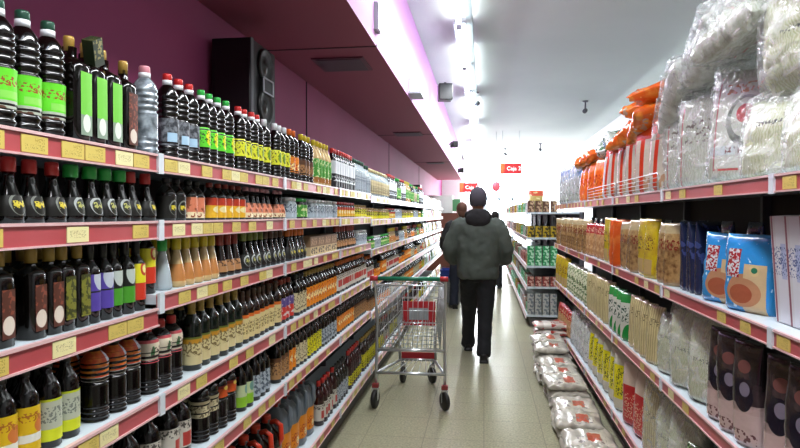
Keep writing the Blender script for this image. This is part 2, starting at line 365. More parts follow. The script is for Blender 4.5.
spec('crm', 'cooking_wine_bottle', P_TALL, .0285, .235, dg, 'black', 'cream', (.02,.13), look='dark bottle with black cap and cream label')
# bottom shelf
spec('burg', 'rice_vinegar_bottle', P_TALL, .034, .27, 'glass_burg', 'red', 'whitered', (.03,.13), look='burgundy bottle with red cap and white label')
spec('bkv', 'rice_vinegar_bottle', P_TALL, .034, .27, dg, 'black', 'bluegrey', (.03,.13), look='black bottle with black cap and grey label')
spec('rdv', 'rice_vinegar_bottle', P_TALL, .034, .28, 'glass_burg', 'red', 'yellow', (.03,.10), look='red bottle with red cap and yellow label')
spec('ylv', 'rice_vinegar_bottle', P_TALL, .034, .27, 'glass_brown', 'gold', 'yellow', (.03,.14), look='brown bottle with gold cap and yellow label')

# ------------------------------------------------------------------ setting
CEIL = 3.5; WL = -1.5; SOFZ = 2.63; SOFX = -.72; YN = -2.0; YF = 21.4; WR = 2.7
def struct(name, me, loc=(0, 0, 0)):
    return tag(link(name, me, None, loc), kind='structure')
def wall(name, pts, m):
    bm = bmesh.new(); bm.faces.new([bm.verts.new(p) for p in pts]); return struct(name, me_from(bm, name, m, False))

# floor : pale speckled vinyl tiles, worn and glossy
nb = NB('floor_tiles'); nb.coord()
br = nb.n.new('ShaderNodeTexBrick'); br.offset = 0; br.inputs['Scale'].default_value = 1
br.inputs['Brick Width'].default_value = .4; br.inputs['Row Height'].default_value = .4; br.inputs['Mortar Size'].default_value = .003
br.inputs['Color1'].default_value = C('#a8a68c'); br.inputs['Color2'].default_value = C('#a5a28a'); br.inputs['Mortar'].default_value = C('#948f7c')
nb.l.new(nb.tc.outputs['Object'], br.inputs['Vector'])
sp = nb.n.new('ShaderNodeTexNoise'); sp.inputs['Scale'].default_value = 70; sp.inputs['Detail'].default_value = 4; nb.l.new(nb.tc.outputs['Object'], sp.inputs['Vector'])
rr = nb.n.new('ShaderNodeMapRange'); rr.inputs[1].default_value = .3; rr.inputs[2].default_value = .7; rr.inputs[3].default_value = .78; rr.inputs[4].default_value = 1.15
nb.l.new(sp.outputs['Fac'], rr.inputs[0])
mx = nb.n.new('ShaderNodeMix'); mx.data_type = 'RGBA'; mx.blend_type = 'MULTIPLY'; mx.inputs[0].default_value = 1
nb.l.new(br.outputs['Color'], mx.inputs[6]); nb.l.new(rr.outputs[0], mx.inputs[7]); nb.l.new(mx.outputs[2], nb.b.inputs['Base Color'])
r2 = nb.n.new('ShaderNodeTexNoise'); r2.inputs['Scale'].default_value = .6; nb.l.new(nb.tc.outputs['Object'], r2.inputs['Vector'])
r3 = nb.n.new('ShaderNodeMapRange'); r3.inputs[3].default_value = .22; r3.inputs[4].default_value = .30; nb.l.new(r2.outputs['Fac'], r3.inputs[0]); nb.l.new(r3.outputs[0], nb.b.inputs['Roughness'])
wall('floor', [(WL-.02, YN, 0), (WR, YN, 0), (WR, YF, 0), (WL-.02, YF, 0)], nb.m)
m_ceil = mat('ceiling_white', C('#c6cecb'), .8, layers=[(('softnoise', .6, .35, .7), C('#bec7c5'))])
wall('ceiling', [(SOFX, YN, CEIL), (SOFX, YF, CEIL), (WR, YF, CEIL), (WR, YN, CEIL)], m_ceil)
m_pur = mat('purple_paint', C('#9c426f'), .7, layers=[(('softnoise', .8, .35, .7), C('#923e68'))])
m_pur_shade = mat('purple_paint_shaded', C('#883a4e'), .7)  # soffit underside: the wall's purple paint with its shade put into the colour
m_pur_lit = mat('purple_paint_lit', C('#b78bb6'), .7)  # soffit face: same purple paint, the light on it put into the colour
wall('wall_left', [(WL, YN, 0), (WL, YF, 0), (WL, YF, CEIL), (WL, YN, CEIL)], m_pur)
wall('wall_right', [(WR, YN, 0), (WR, YN, CEIL), (WR, YF, CEIL), (WR, YF, 0)], mat('white_paint', C('#d8dcdc'), .7))
wall('wall_back', [(WL, YN, 0), (WL, YN, CEIL), (WR, YN, CEIL), (WR, YN, 0)], mat('dim_paint', C('#8f8a88'), .8))
wall('wall_front', [(WL, YF, 0), (WR, YF, 0), (WR, YF, CEIL), (WL, YF, CEIL)], mat('front_paint', C('#e4e6e6'), .7))
SOFE = 19.4
bm = bmesh.new()
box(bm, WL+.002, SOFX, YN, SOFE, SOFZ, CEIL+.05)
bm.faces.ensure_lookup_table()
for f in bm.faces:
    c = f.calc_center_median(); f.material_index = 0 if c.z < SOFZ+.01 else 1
struct('beam_left', me_from(bm, 'beam_left', [m_pur_shade, m_pur_lit], False))
m_seam = mat('seam_dark', C('#2b1020'), .8)
for i, y in enumerate((3.97*1, 8.4, 12.8)):
    struct('trim_%d' % (i+1), boxme('seam', (WL+.003, SOFX+.004, y-.006, y+.006, SOFZ-.004, SOFZ+.01), m_seam))
for i, y in enumerate((4.95, 9.4, 13.8)):
    struct('trim_%d' % (i+4), boxme('seam_wall', (WL, WL+.006, y-.008, y+.008, 1.7, SOFZ), m_seam))
# glazed shop front, daylight behind
m_day = mat('daylight_glass', C('#eef6fa'), .3, emit=4.5)
struct('window_1', boxme('window_glow', (-.68, 2.6, YF-.06, YF-.03, 1.95, 3.42), m_day))
struct('window_2', boxme('window_glow2', (1.0, 2.6, YF-.06, YF-.03, .05, 1.9), m_day))
m_frame = mat('pale_frame', C('#b9d3dc'), .4)
struct('door_1', boxme('door_glow', (.05, .98, YF-.05, YF-.03, .0, 2.02), mat('door_glass', C('#e6f2f6'), .2, emit=3.2)))
bm = bmesh.new()
for d in ((.0, .07, YF-.12, YF-.05, 0, 2.1), (.95, 1.02, YF-.12, YF-.05, 0, 2.1), (.0, 1.02, YF-.12, YF-.05, 2.03, 2.1), (.49, .54, YF-.12, YF-.05, 0, 2.1)): box(bm, *d)
struct('trim_7', me_from(bm, 'door_frame', m_frame, False))

# ------------------------------------------------------------------ shelving
def shelving(side, y0, y1, xf, depth, zs, name, label, group, rail='rail_red', tags=6, seed=0, end_panel=False):
    """side -1: fronts face +x ; side +1: fronts face -x.  local x along the aisle, local -y to the front"""
    w = y1 - y0
    t = thing(name, label, 'shelf', (xf, (y0+y1)/2, 0), PI/2 if side < 0 else -PI/2, group)
    h = w/2; top = max(zs)
    link('back_panel', boxme('back', (-h+.002, h-.002, depth-.02, depth, .02, top-.002), M['back_dark']), t)
    for s in (-1, 1):
        link('upright', boxme('up', (s*h-.012*(s > 0), s*h+.012*(s < 0), depth-.06, depth-.021, 0, top+.0), M['upright']), t)
    link('plinth', boxme('plinth', (-h+.002, h-.002, .06, depth-.03, 0, min(zs)-.05), mat_plinth), t)
    rnd = random.Random(seed)
    for z in zs:
        b = link('shelf', boxme('board', (-h+.001, h-.001, .004, depth-.022, z-.028, z), M['white_shelf']), t, (0, 0, 0))
        bm = bmesh.new(); box(bm, -h+.001, h-.001, -.004, .003, z-.046, z-.004); box(bm, -h+.001, h-.001, -.009, .003, z-.004, z+.003, mi=1); box(bm, -h+.001, h-.001, -.009, .003, z-.051, z-.046, mi=1)
        link('price_rail', me_from(bm, 'rail', [M[rail], M['rail_edge']], False), b)
        link('rail_clip', boxme('clip', (-h-.006, -h+.022, -.012, -.004, z-.055, z+.006), M['rail_clip']), b) if tags else None
        x = -h + .06 + rnd.random()*.1
        while x < h - .06 and tags:
            tm = TAGS[rnd.random() < .3]
            link('price_tag', tm, b, (x, -.0055, z-.0255))
            x += rnd.choice([.08, .08, .12, .16, .2, .26]) * 6/tags
    return t
mat_plinth = mat('plinth_grey', C('#54504e'), .6)
TAGS = []
for k, mm in ((0, 'tag_yellow'), (1, 'tag_cream')):
    TAGS.append(boxme('price_tag', (-.038, .038, -.0012, .0012, -.0185, .0185), M[mm]))

XL = -.95; XR = .85
LZ_NEAR = [1.675, 1.48, 1.225, .965, .69, .21]
LZ_MID = [1.675, 1.48, 1.265, .965, .69, .21]
LZ_FAR = [1.66, 1.46, 1.20, .93, .66, .21]
JL = [.53 + 1.11*k for k in range(0, 13)]
for k in range(12):
    y0, y1 = JL[k], JL[k+1]
    zs = LZ_NEAR if k == 0 else LZ_MID if k < 4 else LZ_FAR
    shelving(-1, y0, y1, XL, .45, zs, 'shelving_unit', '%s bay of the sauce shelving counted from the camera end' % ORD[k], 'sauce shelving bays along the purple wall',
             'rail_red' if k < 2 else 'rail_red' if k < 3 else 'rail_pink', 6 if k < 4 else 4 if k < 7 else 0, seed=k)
RZ = [1.617, 1.16, .71, .20]
JR = [.81, 1.92, 3.03, 4.14, 5.25, 6.36, 7.47]
for k in range(6):
    shelving(1, JR[k], JR[k+1], XR, .5, RZ, 'shelving_unit', '%s bay of the noodle shelving counted from the camera end' % ORD[k], 'noodle shelving bays', 'rail_red', 2.4, seed=40+k)
for k in range(6):
    shelving(1, 8.2+1.4*k, 8.2+1.4*(k+1), .56, .75, [1.54, 1.2, .82, .54, .16], 'shelving_unit', '%s bay of the deeper white shelving past the noodles' % ORD[k], 'deeper white shelving bays', 'rail_white', 0, seed=60+k)

# ------------------------------------------------------------------ stocking the sauce shelves
def Lp(px, d=1.0):      # how far down the aisle the sight line of a reading meets the row standing d metres left
    return d / math.tan(math.radians(8) - math.atan((px-400)/600))
SHELF_WORD = ['top', 'second', 'third', 'fourth', 'fifth', 'bottom']
def zs_at(level, y):
    z = LZ_NEAR if y < JL[1] else LZ_MID if y < JL[4] else LZ_FAR
    return z[level] + .0005
rowrnd = random.Random(3)
cnt = {}
def run(level, y0, y1, key, gap=.0015, second=None, detail=None):
    s = SP[key]; r = s['r']; step = 2*r + gap; y = y0 + r; n = 0
    long_run = (y1-y0)/step > 18
    rk = (level, key); cnt[rk] = cnt.get(rk, 0) + 1
    where = '%s sauce shelf' % SHELF_WORD[level]
    far = y0 > 5
    while y + r <= y1 + .02:
        # keep clear of the step between bays
        for j in JL:
            if abs(y-j) < r+.003: y = j + r + .004
        dt = (y < 5.2) if detail is None else detail
        x = XL - .022 - r*s['sy'] + rowrnd.uniform(-.004, .002)
        grp = '%s on the %s%s' % (s['look'], where, ', batch %s' % ORD[min(cnt[rk], 20)-1] if cnt[rk] > 1 else '')
        if n < 20 and not far and cnt[rk] == 1: lb = '%s, %s along on %s' % (s['look'], ORD[n], where)
        elif cnt[rk] == 1: lb = '%s on the %s' % (s['look'], where)
        else: lb = '%s further down %s' % (s['look'].replace(' bottle with', ' bottle,'), where); grp = lb
        for a_, b_ in ((' sauce shelf', ' shelf'), (' bottle with ', ' bottle, '), (' along on ', ' on '), (' on the ', ' on '), (' bottle, ', ', ')):
            if len(lb.replace('-', ' ').split()) > 16: lb = lb.replace(a_, b_)
        put(key, (x, y, zs_at(level, y)), PI/2 + rowrnd.uniform(-.25, .25)*(s['sq'] < 3), lb, grp, dt)
        if second if second is not None else (level >= 2 and y < 3.4):
            g2 = '%s behind front row on %s' % (s['look'].replace(' and ', ' '), where.replace(' sauce', ''))
            put(key, (x - 2*r*s['sy'] - .012, y + rowrnd.uniform(-.006, .006), zs_at(level, y)), PI/2, g2, g2, False)
        y += step * rowrnd.uniform(1.0, 1.03); n += 1

def seq(level, items, **kw):
    for i, it in enumerate(items):
        a, b, key = it[:3]
        run(level, Lp(a), Lp(b), key, **(it[3] if len(it) > 3 else {}))

seq(0, [(-45, 66, 'soy_big'), (68, 118, 'oil_sq', dict(second=True)), (119, 139, 'oil_br', dict(second=True)), (140, 161, 'silver', dict(gap=.01)), (164, 197, 'soy_red'), (198, 235, 'soy_green'), (236, 262, 'soy_yelred'),
        (263, 287, 'soy_yelwh'), (288, 299, 'soy_or'), (300, 312, 'soy_ye'), (313, 330, 'oil_cream'), (331, 352, 'bw'), (353, 368, 'whitelab')])
seq(1, [(-30, 62, 'kik_r', dict(gap=.003)), (64, 124, 'kik_g', dict(gap=.003)), (125, 156, 'kik_r'), (161, 183, 'small_y'), (184, 206, 'small_w'), (207, 242, 'small_ry'), (243, 284, 'small_or'), (285, 296, 'jar_w'),
        (297, 306, 'jar_g'), (308, 334, 'jar_w'), (335, 352, 'jar_r'), (353, 376, 'jar_y')])
seq(2, [(-40, 20, 'vin_br', dict(gap=.008)), (21, 54, 'vin_br', dict(gap=.002)), (52, 80, 'vin_ol', dict(gap=.002)), (81, 104, 'vin_pu'), (105, 128, 'vin_gr'), (129, 156, 'vin_yr'),
        (158, 171, 'clr_g'), (171.5, 216, 'amb_y'), (217, 240, 'kon_r'), (241, 262, 'kon_g'), (263, 284, 'kon_b'), (285, 303, 'kon_o')])
seq(3, [(-40, 36, 'peanut'), (37, 86, 'sesame'), (88, 134, 'orwh'), (136, 186, 'pinkwh'), (188, 238, 'goldcr'), (239, 273, 'oyst'), (274, 292, 'blrd'), (293, 303, 'crm'), (304, 334, 'oran'), (335, 372, 'orwt')])
seq(4, [(100, 160, 'wr'), (162, 196, 'wr'), (197, 214, 'cr'), (215, 236, 'ro'), (237, 250, 'lw'), (251, 268, 'bg'), (269, 284, 'tn'), (285, 292, 'og'), (293, 303, 'crm'), (304, 318, 'yl'), (319, 334, 'bg'), (335, 350, 'og'), (351, 372, 'tn')])
seq(5, [(318, 332, 'burg'), (333, 346, 'bkv'), (347, 360, 'rdv'), (361, 375, 'ylv')])
# the far bays
FILL = [['ivory', 'gr', 'whitelab', 'ivory', 'bw', 'oil_cream'], ['jar_y', 'jar_w', 'jar_g', 'jar_r'], ['jar_b', 'jar_r', 'amb_y', 'jar_g', 'kon_r', 'jar_w'],
        ['jar_b', 'oran', 'crm', 'orwt', 'yl'], ['jar_b', 'og', 'yl', 'crm', 'burg'], ['burg', 'ylv', 'bkv']]
def_starts = [Lp(369), Lp(377), Lp(336), Lp(373), Lp(373), Lp(376)]
FR = random.Random(11)
# boxes of stock cubes on the third shelf
def carton_mesh(name, w, d, h, m): 
    bm = bmesh.new(); box(bm, -w/2, w/2, -d/2, d/2, 0, h, bev=.001); return me_from(bm, name, m, False)
cm_c = carton_mesh('carton_c', .15, .1, .11, mat('carton_cream', C('#8d6f52'), .5, layers=[(('z', 0, .05), C('#c8b48c')), (('txt', -.06, .06, .01, .045, 60, .5), C('#4f3a2a')), (('txt', -.06, .06, .06, .1, 60, .5), C('#c0a080'))]))
for i in range(4):
    y = Lp(306) + .08 + i*.155
    tag(link('carton', cm_c, None, (XL-.075, y, LZ_MID[2]+.0005), (0, 0, PI/2)), 'brown and cream stock carton, %s of four on the third sauce shelf' % ORD[i], 'box', 'brown and cream cartons on the third sauce shelf')
def_starts[2] = Lp(306) + .64
for lv in range(6):
    y = def_starts[lv] + .02
    while y < 9.6:
        key = FR.choice(FILL[lv]); L = FR.choice([.3, .4, .55]); run(lv, y, min(y+L, 9.7), key, gap=.008 + .012*(y > 7)); y += L + .02
# shiny packets fill the last bays
pk_cols = {'silver': '#b4b9be', 'white': '#d0d0cc', 'green': '#5d8f4c', 'red': '#a8483c', 'yellow': '#c0a640'}
def packet_mesh(name, w, h, t, m, seed, nu=14, nv=12, pillow=False, wr=.004, flat=.0):
    """sealed food bag: rings of a flattened section, gusset base and crimped top (or two crimped ends)"""
    bm = bmesh.new(); rings = []
    for j in range(nv+1):
        v = j/nv
        if pillow: e = max(0, 1-abs(2*v-1)**3.2)**.55
        else: e = max(0, (1-v**3.0))**.6 * min(1, (v/.10+.35))**.5
        th = t/2*max(e, .04); ww = w/2*(1-.05*e + (.0 if v > .03 else -.03))
        ring = []
        for k in range(nu):
            a = 2*PI*k/nu; c, s = math.cos(a), math.sin(a)
            q = .55
            x = ww*abs(c)**.6*(1 if c > 0 else -1); y = th*abs(s)**q*(1 if s > 0 else -1)
            p = Vector((x*14+seed*3.1, y*14, v*h*22))
            nn = noise.noise(p)*wr + noise.noise(p*2.3)*wr*.5
            if pillow: nn += (abs(noise.noise(p*1.7 + Vector((3, 1, 7)))) - .2)*wr*1.3
            ring.append(bm.verts.new((x + nn*.6, y*(1+nn*12) + nn*.5, v*h + noise.noise(p*.7+Vector((9, 9, 9)))*wr*.8*(v > .02 or pillow))))
        rings.append(ring)
    for j in range(nv):
        for k in range(nu): bm.faces.new((rings[j][k], rings[j][(k+1) % nu], rings[j+1][(k+1) % nu], rings[j+1][k]))
    bm.faces.new(rings[0][::-1]); bm.faces.new(rings[-1])
    return me_from(bm, name, m)
PKM = [packet_mesh('snack_packet', .13, .17, .06, mat('foil_' + k, C(v), .3, metal=.2, coat=.4, layers=[(('noise', 22, .56), C('#d8d8d8' if k != 'white' else '#8c6a50'))]), i, wr=.006) for i, (k, v) in enumerate(pk_cols.items())]
for lv in range(6):
    y = 9.85
    while y < 13.8:
        z = zs_at(lv, y)
        kk = FR.randrange(5) if lv else FR.choice([0, 1, 1, 4])
        nm = list(pk_cols)[kk]
        lb = 'shiny %s food packet at the far end of %s sauce shelf' % (nm, SHELF_WORD[lv])
        tag(link('food_packet', PKM[kk], None, (XL-.06, y, z), (FR.uniform(-.05, .05), 0, PI/2+FR.uniform(-.3, .3))), lb, 'packet', lb)
        y += .15

# dark oil carton leaning over the gold caps
oc = carton_mesh('oil_carton', .044, .03, .07, mat('carton_olive', C('#27351f'), .4, layers=[(('txt', -.02, .02, .02, .07, 90, .52), C('#8a8450')), (('ybox', -.1, .1, .079, .1), C('#a9b0a8'))]))
tag(link('oil_carton', oc, None, (XL-.05, Lp(96), 1.675+.212), (math.radians(0), math.radians(0), PI/2)), 'small dark green carton perched on the gold capped oil bottles', 'box').rotation_euler = (math.radians(12), math.radians(-28), PI/2)

# jugs on the bottom shelf
def jug(key, loc, body, capm, handle_m, label, group, h=.30):
    t = thing('sauce_jug', label, 'jug', loc, PI/2, group)
    if key not in JC:
        bm = bmesh.new(); lathe(bm, [(.055, 0), (.062, .01), (.062, h*.62), (.055, h*.72), (.03, h*.84), (.02, h*.88), (.02, h*.93)], 18, 3.2, 1.15)
        me = me_from(bm, 'jug', body)
        bm = bmesh.new(); lathe(bm, [(.024, h*.88), (.024, h*.985), (.02, h)], 14); mc = me_from(bm, 'jugcap', capm)
        bm = bmesh.new(); tube(bm, [(0, -.018, h*.86), (0, -.05, h*.9), (0, -.075, h*.84), (0, -.08, h*.62), (0, -.062, h*.5)], .0125, 10); mh = me_from(bm, 'jughandle', handle_m)
        bm = bmesh.new(); lathe(bm, [(.0635, h*.12), (.0635, h*.5)], 18, 3.2, 1.15, cap=False); ml = me_from(bm, 'juglabel', LBL['whitered' if 'red' in key else 'orange'])
        JC[key] = (me, mc, mh, ml)
    me, mc, mh, ml = JC[key]
    link('body', me, t); link('cap', mc, t); link('handle', mh, t); link('paper_label', ml, t)
JC = {}
m_or = mat('jug_orange_red', C('#cc3a1e'), .3, coat=.3)
for i in range(6):
    y = Lp(205) + .08 + i*.142
    if y > 2.6 and y < 2.8: pass
    jug('red', (XL-.12, y, .2105), M['pet_dark'], m_or, m_or, 'dark sauce jug with red cap and red handle, %s along on the bottom shelf' % ORD[i], 'red handled sauce jugs on the bottom shelf')
y0 = Lp(205) + .08 + 6*.142
for i in range(4):
    jug('grey', (XL-.12, y0 + i*.142, .2105), M['grey_jug'], CAPS['red'], M['grey_jug'], 'grey oil jug with red cap and grey handle, %s along on bottom shelf' % ORD[i], 'grey oil jugs on the bottom shelf', h=.34)

# ------------------------------------------------------------------ noodle shelves
def Rp(px, d=.95): return d / math.tan(math.atan((px-400)/600) - math.radians(8))
def film(name, base, *layers, rough=.26, b=(14, .5, .015)):
    return mat(name, base, rough, coat=.7, bump=b, layers=layers)
nood = film('vermicelli_bag', C('#d4d6c0'), (('strand', 26, 9), C('#b4ba98')), (('softnoise', 9, .5, .75), C('#dfe3e0')), (('txt', -.06, .05, .175, .19, 150, .52), C('#30423a')))
nood_print = film('vermicelli_print', C('#c5c7ba'), (('strand', 24, 8), C('#aab19c')), (('softnoise', 8, .5, .72), C('#e2e4e2')), (('box', -.115, .115, .06, .40), C('#d2d4cc')), (('ell', .0, .24, .075, .095), C('#6c766e')), (('ell', .0, .25, .058, .074), C('#c8ccc4')), (('ell', .0, .265, .036, .036), C('#b82630')), (('txt', -.09, .09, .345, .385, 50, .52), C('#b8602a')),
                  (('z', .11, .145), C('#d4dee2')), (('box', .10, .125, .05, .11), C('#c02a34')), (('box', -.125, .125, .050, .058), C('#c02a34')), (('box', -.125, -.118, .05, .42), C('#b8606a')), (('txt', -.07, .07, .115, .14, 80, .55), C('#7a3038')))
nood_side = film('vermicelli_red_line', C('#c9cbc2'), (('strand', 22, 8), C('#b0b5a4')), (('box', -.115, -.108, 0, .36), C('#b8505a')), (('box', .04, .12, .25, .29), C('#c8742a')), (('txt', -.09, .09, .2, .3, 60, .57), C('#5a4a44')))
clearbag = film('cloudy_bag', C('#dcdedb'), (('softnoise', 11, .42, .62), C('#bcbdb2')), (('softnoise', 4, .5, .7), C('#f0f1f0')))
redwhite = film('red_white_rice_bag', C('#c9c4b6'), (('txt', .0, .11, .235, .28, 110, .5), C('#4c4440')), (('txt', -.13, .13, .02, .10, 25, .5), C('#b09070')), (('box', -.085, -.055, 0, .5), C('#c8401f')), (('box', -.15, -.125, 0, .5), C('#c8401f')), (('z', .315, .5), C('#cc4a24')))
orangebag = film('orange_noodle_bag', C('#dc6a1c'), (('softnoise', 14, .48, .62), C('#e89a3c')), (('noise', 13, .64), C('#c8b49c')), (('noise', 9, .66), C('#e8c060')), (('txt', -.08, .08, .12, .2, 50, .56), C('#b03a1a')))
bluebag = film('blue_clear_bag', C('#a8b0a8'), (('z', .25, .6), C('#4f86b8')), (('softnoise', 14, .45, .6), C('#d0d6d4')), (('noise', 22, .6), C('#4c7050')))
yellowbag = film('yellow_bag', C('#c8b41c'), (('softnoise', 16, .5, .7), C('#a8842a')), (('txt', -.04, .04, .15, .23, 100, .56), C('#6a3a1a')), (('box', -.05, .03, .02, .1), C('#b9a26a')))
orflat = film('orange_flat_bag', C('#cf5a1c'), (('softnoise', 12, .5, .7), C('#dc8a3c')))
brownbag = film('dried_food_bag', C('#a88858'), (('softnoise', 34, .42, .66), C('#6a4426')), (('softnoise', 9, .5, .7), C('#d0b880')), (('z', .25, .5), C('#b8ac88')), (('txt', -.045, .045, .17, .22, 90, .53), C('#7c2a20')))
redtop = film('red_top_bag', C('#b08458'), (('softnoise', 26, .45, .65), C('#d0b080')), (('z', .19, .5), C('#a82c26')), (('txt', -.05, .05, .2, .24, 90, .56), C('#d8c0a0')))
darkbag = film('dark_navy_bag', C('#1c2748'), (('noise', 20, .6), C('#3a4a80')))
bluedump = film('blue_cracker_bag', C('#2f8fc8'), (('ell', .0, .08, .07, .055), C('#b58a68')), (('ell', -.01, .075, .05, .035), C('#a05a40')), (('softnoise', 40, .64, .68), C('#b8dcec')),
                (('box', -.08, -.02, .12, .22), C('#c8ccd0')), (('txt', -.08, -.02, .12, .22, 110, .50), C('#a02a34')), (('box', .0, .09, .0, .17), C('#c4b08c')), (('ell', .0, .07, .075, .05), C('#b58a68')), (('ell', -.01, .065, .05, .033), C('#a05a40')), (('ell', .045, .15, .022, .02), C('#c9b98c')), (('ell', .045, .15, .013, .010), C('#2f7a5c')))
creamnood = film('cream_noodle_packet', C('#d2c89c'), (('txt', -.05, .05, .2, .24, 90, .54), C('#4a463a')), (('strand', 18, 2), C('#a89c6e')))
greennood = film('green_white_noodle_packet', C('#c6cbc0'), (('ell', .04, .02, .07, .09), C('#1e8c3c')), (('z', .24, .4), C('#2d9a48')), (('txt', -.04, .03, .12, .22, 70, .52), C('#3f5a4c')))
leafbag = film('leafy_print_bag', C('#7f9468'), (('noise', 30, .5), C('#d8dcc0')), (('noise', 18, .62), C('#2f6a34')))
darkpink = film('dark_pink_tea_bag', C('#2a2428'), (('z', 0, .15), C('#b8a29e')), (('softnoise', 14, .5, .7), C('#4a3a3c')), (('z', 0, .12), C('#bfaaa6')), (('ell', 0, .18, .040, .056), C('#171626')), (('ell', .006, .20, .022, .024), C('#7c7484')), (('ell', 0, .275, .028, .022), C('#6c4240')), (('txt', -.05, .05, .02, .06, 60, .55), C('#6a4448')))
yelprint = film('yellow_print_bag', C('#c3c2ae'), (('box', -.085, .06, .09, .31), C('#d6cf1e')), (('txt', -.05, .04, .11, .29, 90, .54), C('#5a5a20')))
redprint = film('red_print_bag', C('#b3252a'), (('txt', -.06, .06, .05, .2, 100, .57), C('#d8a890')), (('z', .25, .4), C('#c8b8a8')))
greenleaf = film('green_rice_bag', C('#3a5c2c'), (('noise', 20, .55), C('#88a070')))
sackm = film('rice_sack', C('#c6c2b6'), (('softnoise', 12, .45, .65), C('#a9a69c')), (('box', -.10, .02, .14, .22), C('#bd5a3c')), (('txt', -.12, -.03, .08, .25, 40, .55), C('#8a8480')), rough=.35)
sackr = film('red_white_sack', C('#c8beb4'), (('noise', 10, .5), C('#b03a30')), (('z', .1, .18), C('#d8d4cc')), rough=.3)
filmm = None
nbf = NB('crinkled_clear_film')
for l_ in list(nbf.l): nbf.l.remove(l_)
gl = nbf.n.new('ShaderNodeBsdfGlossy'); gl.inputs['Roughness'].default_value = .22; gl.inputs['Color'].default_value = (.95, .97, 1, 1)
tr = nbf.n.new('ShaderNodeBsdfTransparent'); tr.inputs['Color'].default_value = (.93, .94, .94, 1)
df = nbf.n.new('ShaderNodeBsdfDiffuse'); df.inputs['Color'].default_value = (.86, .88, .87, 1)
ms = nbf.n.new('ShaderNodeMixShader'); ms2 = nbf.n.new('ShaderNodeMixShader'); out = nbf.n['Material Output']
nbf.coord(); nz = nbf.n.new('ShaderNodeTexNoise'); nz.inputs['Scale'].default_value = 16; nz.inputs['Detail'].default_value = 2; nz.inputs['Distortion'].default_value = 1.5
nbf.l.new(nbf.tc.outputs['Object'], nz.inputs['Vector'])
bp = nbf.n.new('ShaderNodeBump'); bp.inputs['Strength'].default_value = 1; bp.inputs['Distance'].default_value = .02; nbf.l.new(nz.outputs['Fac'], bp.inputs['Height']); nbf.l.new(bp.outputs[0], gl.inputs['Normal'])
mr = nbf.n.new('ShaderNodeMapRange'); mr.inputs[1].default_value = .45; mr.inputs[2].default_value = .7; mr.inputs[3].default_value = .10; mr.inputs[4].default_value = .42; nbf.l.new(nz.outputs['Fac'], mr.inputs[0])
nbf.l.new(mr.outputs[0], ms.inputs[0]); nbf.l.new(tr.outputs[0], ms.inputs[1]); nbf.l.new(df.outputs[0], ms.inputs[2])
ms2.inputs[0].default_value = .10; nbf.l.new(ms.outputs[0], ms2.inputs[1]); nbf.l.new(gl.outputs[0], ms2.inputs[2]); nbf.l.new(ms2.outputs[0], out.inputs['Surface'])
filmm = nbf.m

BAGC = {}
def bagmesh(kind, m, w, h, t, seed, pillow=False, wr=.006, nu=20, nv=18):
    k = (kind, seed, pillow)
    if k not in BAGC: BAGC[k] = packet_mesh(kind, w, h, t, m, seed, nu, nv, pillow, wr)
    return BAGC[k]
BR = random.Random(21)
def bag_row(y0, y1, z, kind, m, w, h, t, look, where, name='noodle_packet', xoff=.012, tilt=0.0, yaw=.12, overlap=1.0, wr=.006, rows=1, bias=.42, across=False, filmed=False, cat='packet', start=0):
    """bags standing side by side along the shelf; across=True: spines to the aisle, packed like books"""
    step = (t if across else w)*overlap; y = y0 + step/2; n = start
    while y + step/2 <= y1 + .03:
        d = w if across else t
        x = XR + xoff + d/2 + (0 if across else max(0, math.sin(bias)*w/2 - .02))
        rz = (0 if across else -PI/2) + BR.uniform(-yaw, yaw)
        rz += bias
        me = bagmesh(kind, m, w, h, t, n % 4, wr=wr)
        lb = '%s, %s along %s' % (look, ORD[min(n, 19)], where)
        if len(lb.split()) > 16: lb = lb.replace(' along on the', ' on')
        o = tag(link(name, None if filmed else me, None, (x, y, z+.0005), (BR.uniform(-.03, .03) + (tilt if not across else 0), BR.uniform(-.04, .04) + (tilt if across else 0), rz)), lb, cat, look + ' ' + where)
        if filmed:
            link('noodles', me, o)
            fm = bagmesh(kind+'_film', filmm, w*1.06, h*1.10, t*1.08, (n % 4)+7, wr=wr*1.8)
            link('clear_wrapper', fm, o)
        y += step; n += 1
    return n
e = .002
TOP = 'on the noodle top shelf'; SEC = 'on the second noodle shelf'; THI = 'on the third noodle shelf'; BOT = 'on the lowest noodle shelf'
# second shelf (z 1.16)
z = RZ[1]
crt = carton_mesh('noodle_box', .05, .17, .335, mat('white_box_print', C('#c4c6c8'), .4, layers=[(('ybox', -.055, .055, .0, .4), C('#c9cbd0')), (('ybox', -.05, -.01, .03, .29), C('#c8bf98')), (('ybox', .0, .03, .14, .25), C('#a9b2cc')), (('txt', -1, 1, .15, .24, 150, .57), C('#4a5a8c')), (('ybox', .07, .08, 0, .4), C('#8a5060'))]))
for i in range(5):
    y = 1.62 + i*.088
    o = tag(link('noodle_box', crt, None, (XR+.10, y, z+.004), (0, math.radians(-4), 0 + .03)), 'tall white carton with cream and blue print, %s on second noodle shelf' % ORD[i], 'box', 'tall white cartons on the second noodle shelf')
sb = carton_mesh('small_box', .11, .09, .045, mat('maroon_box', C('#6c3440'), .5, layers=[(('z', .01, .034), C('#a08a70'))]))
for i in range(3):
    for j in range(2):
        tag(link('sachet_box', sb, None, (XR+.27, 1.95+j*.115, z+.001+.31*0+i*.0462+.20*0), (0, 0, -PI/2)), 'small maroon box, %s up in the %s pile behind the white cartons' % (ORD[i], ORD[j]), 'box', 'small maroon boxes behind the cartons')
bag_row(2.14, 2.64, z, 'bluedump', bluedump, .22, .27, .085, 'blue cracker bag with a plate of food printed', SEC, 'cracker_bag', wr=.012, xoff=.01, overlap=.98, bias=.45)
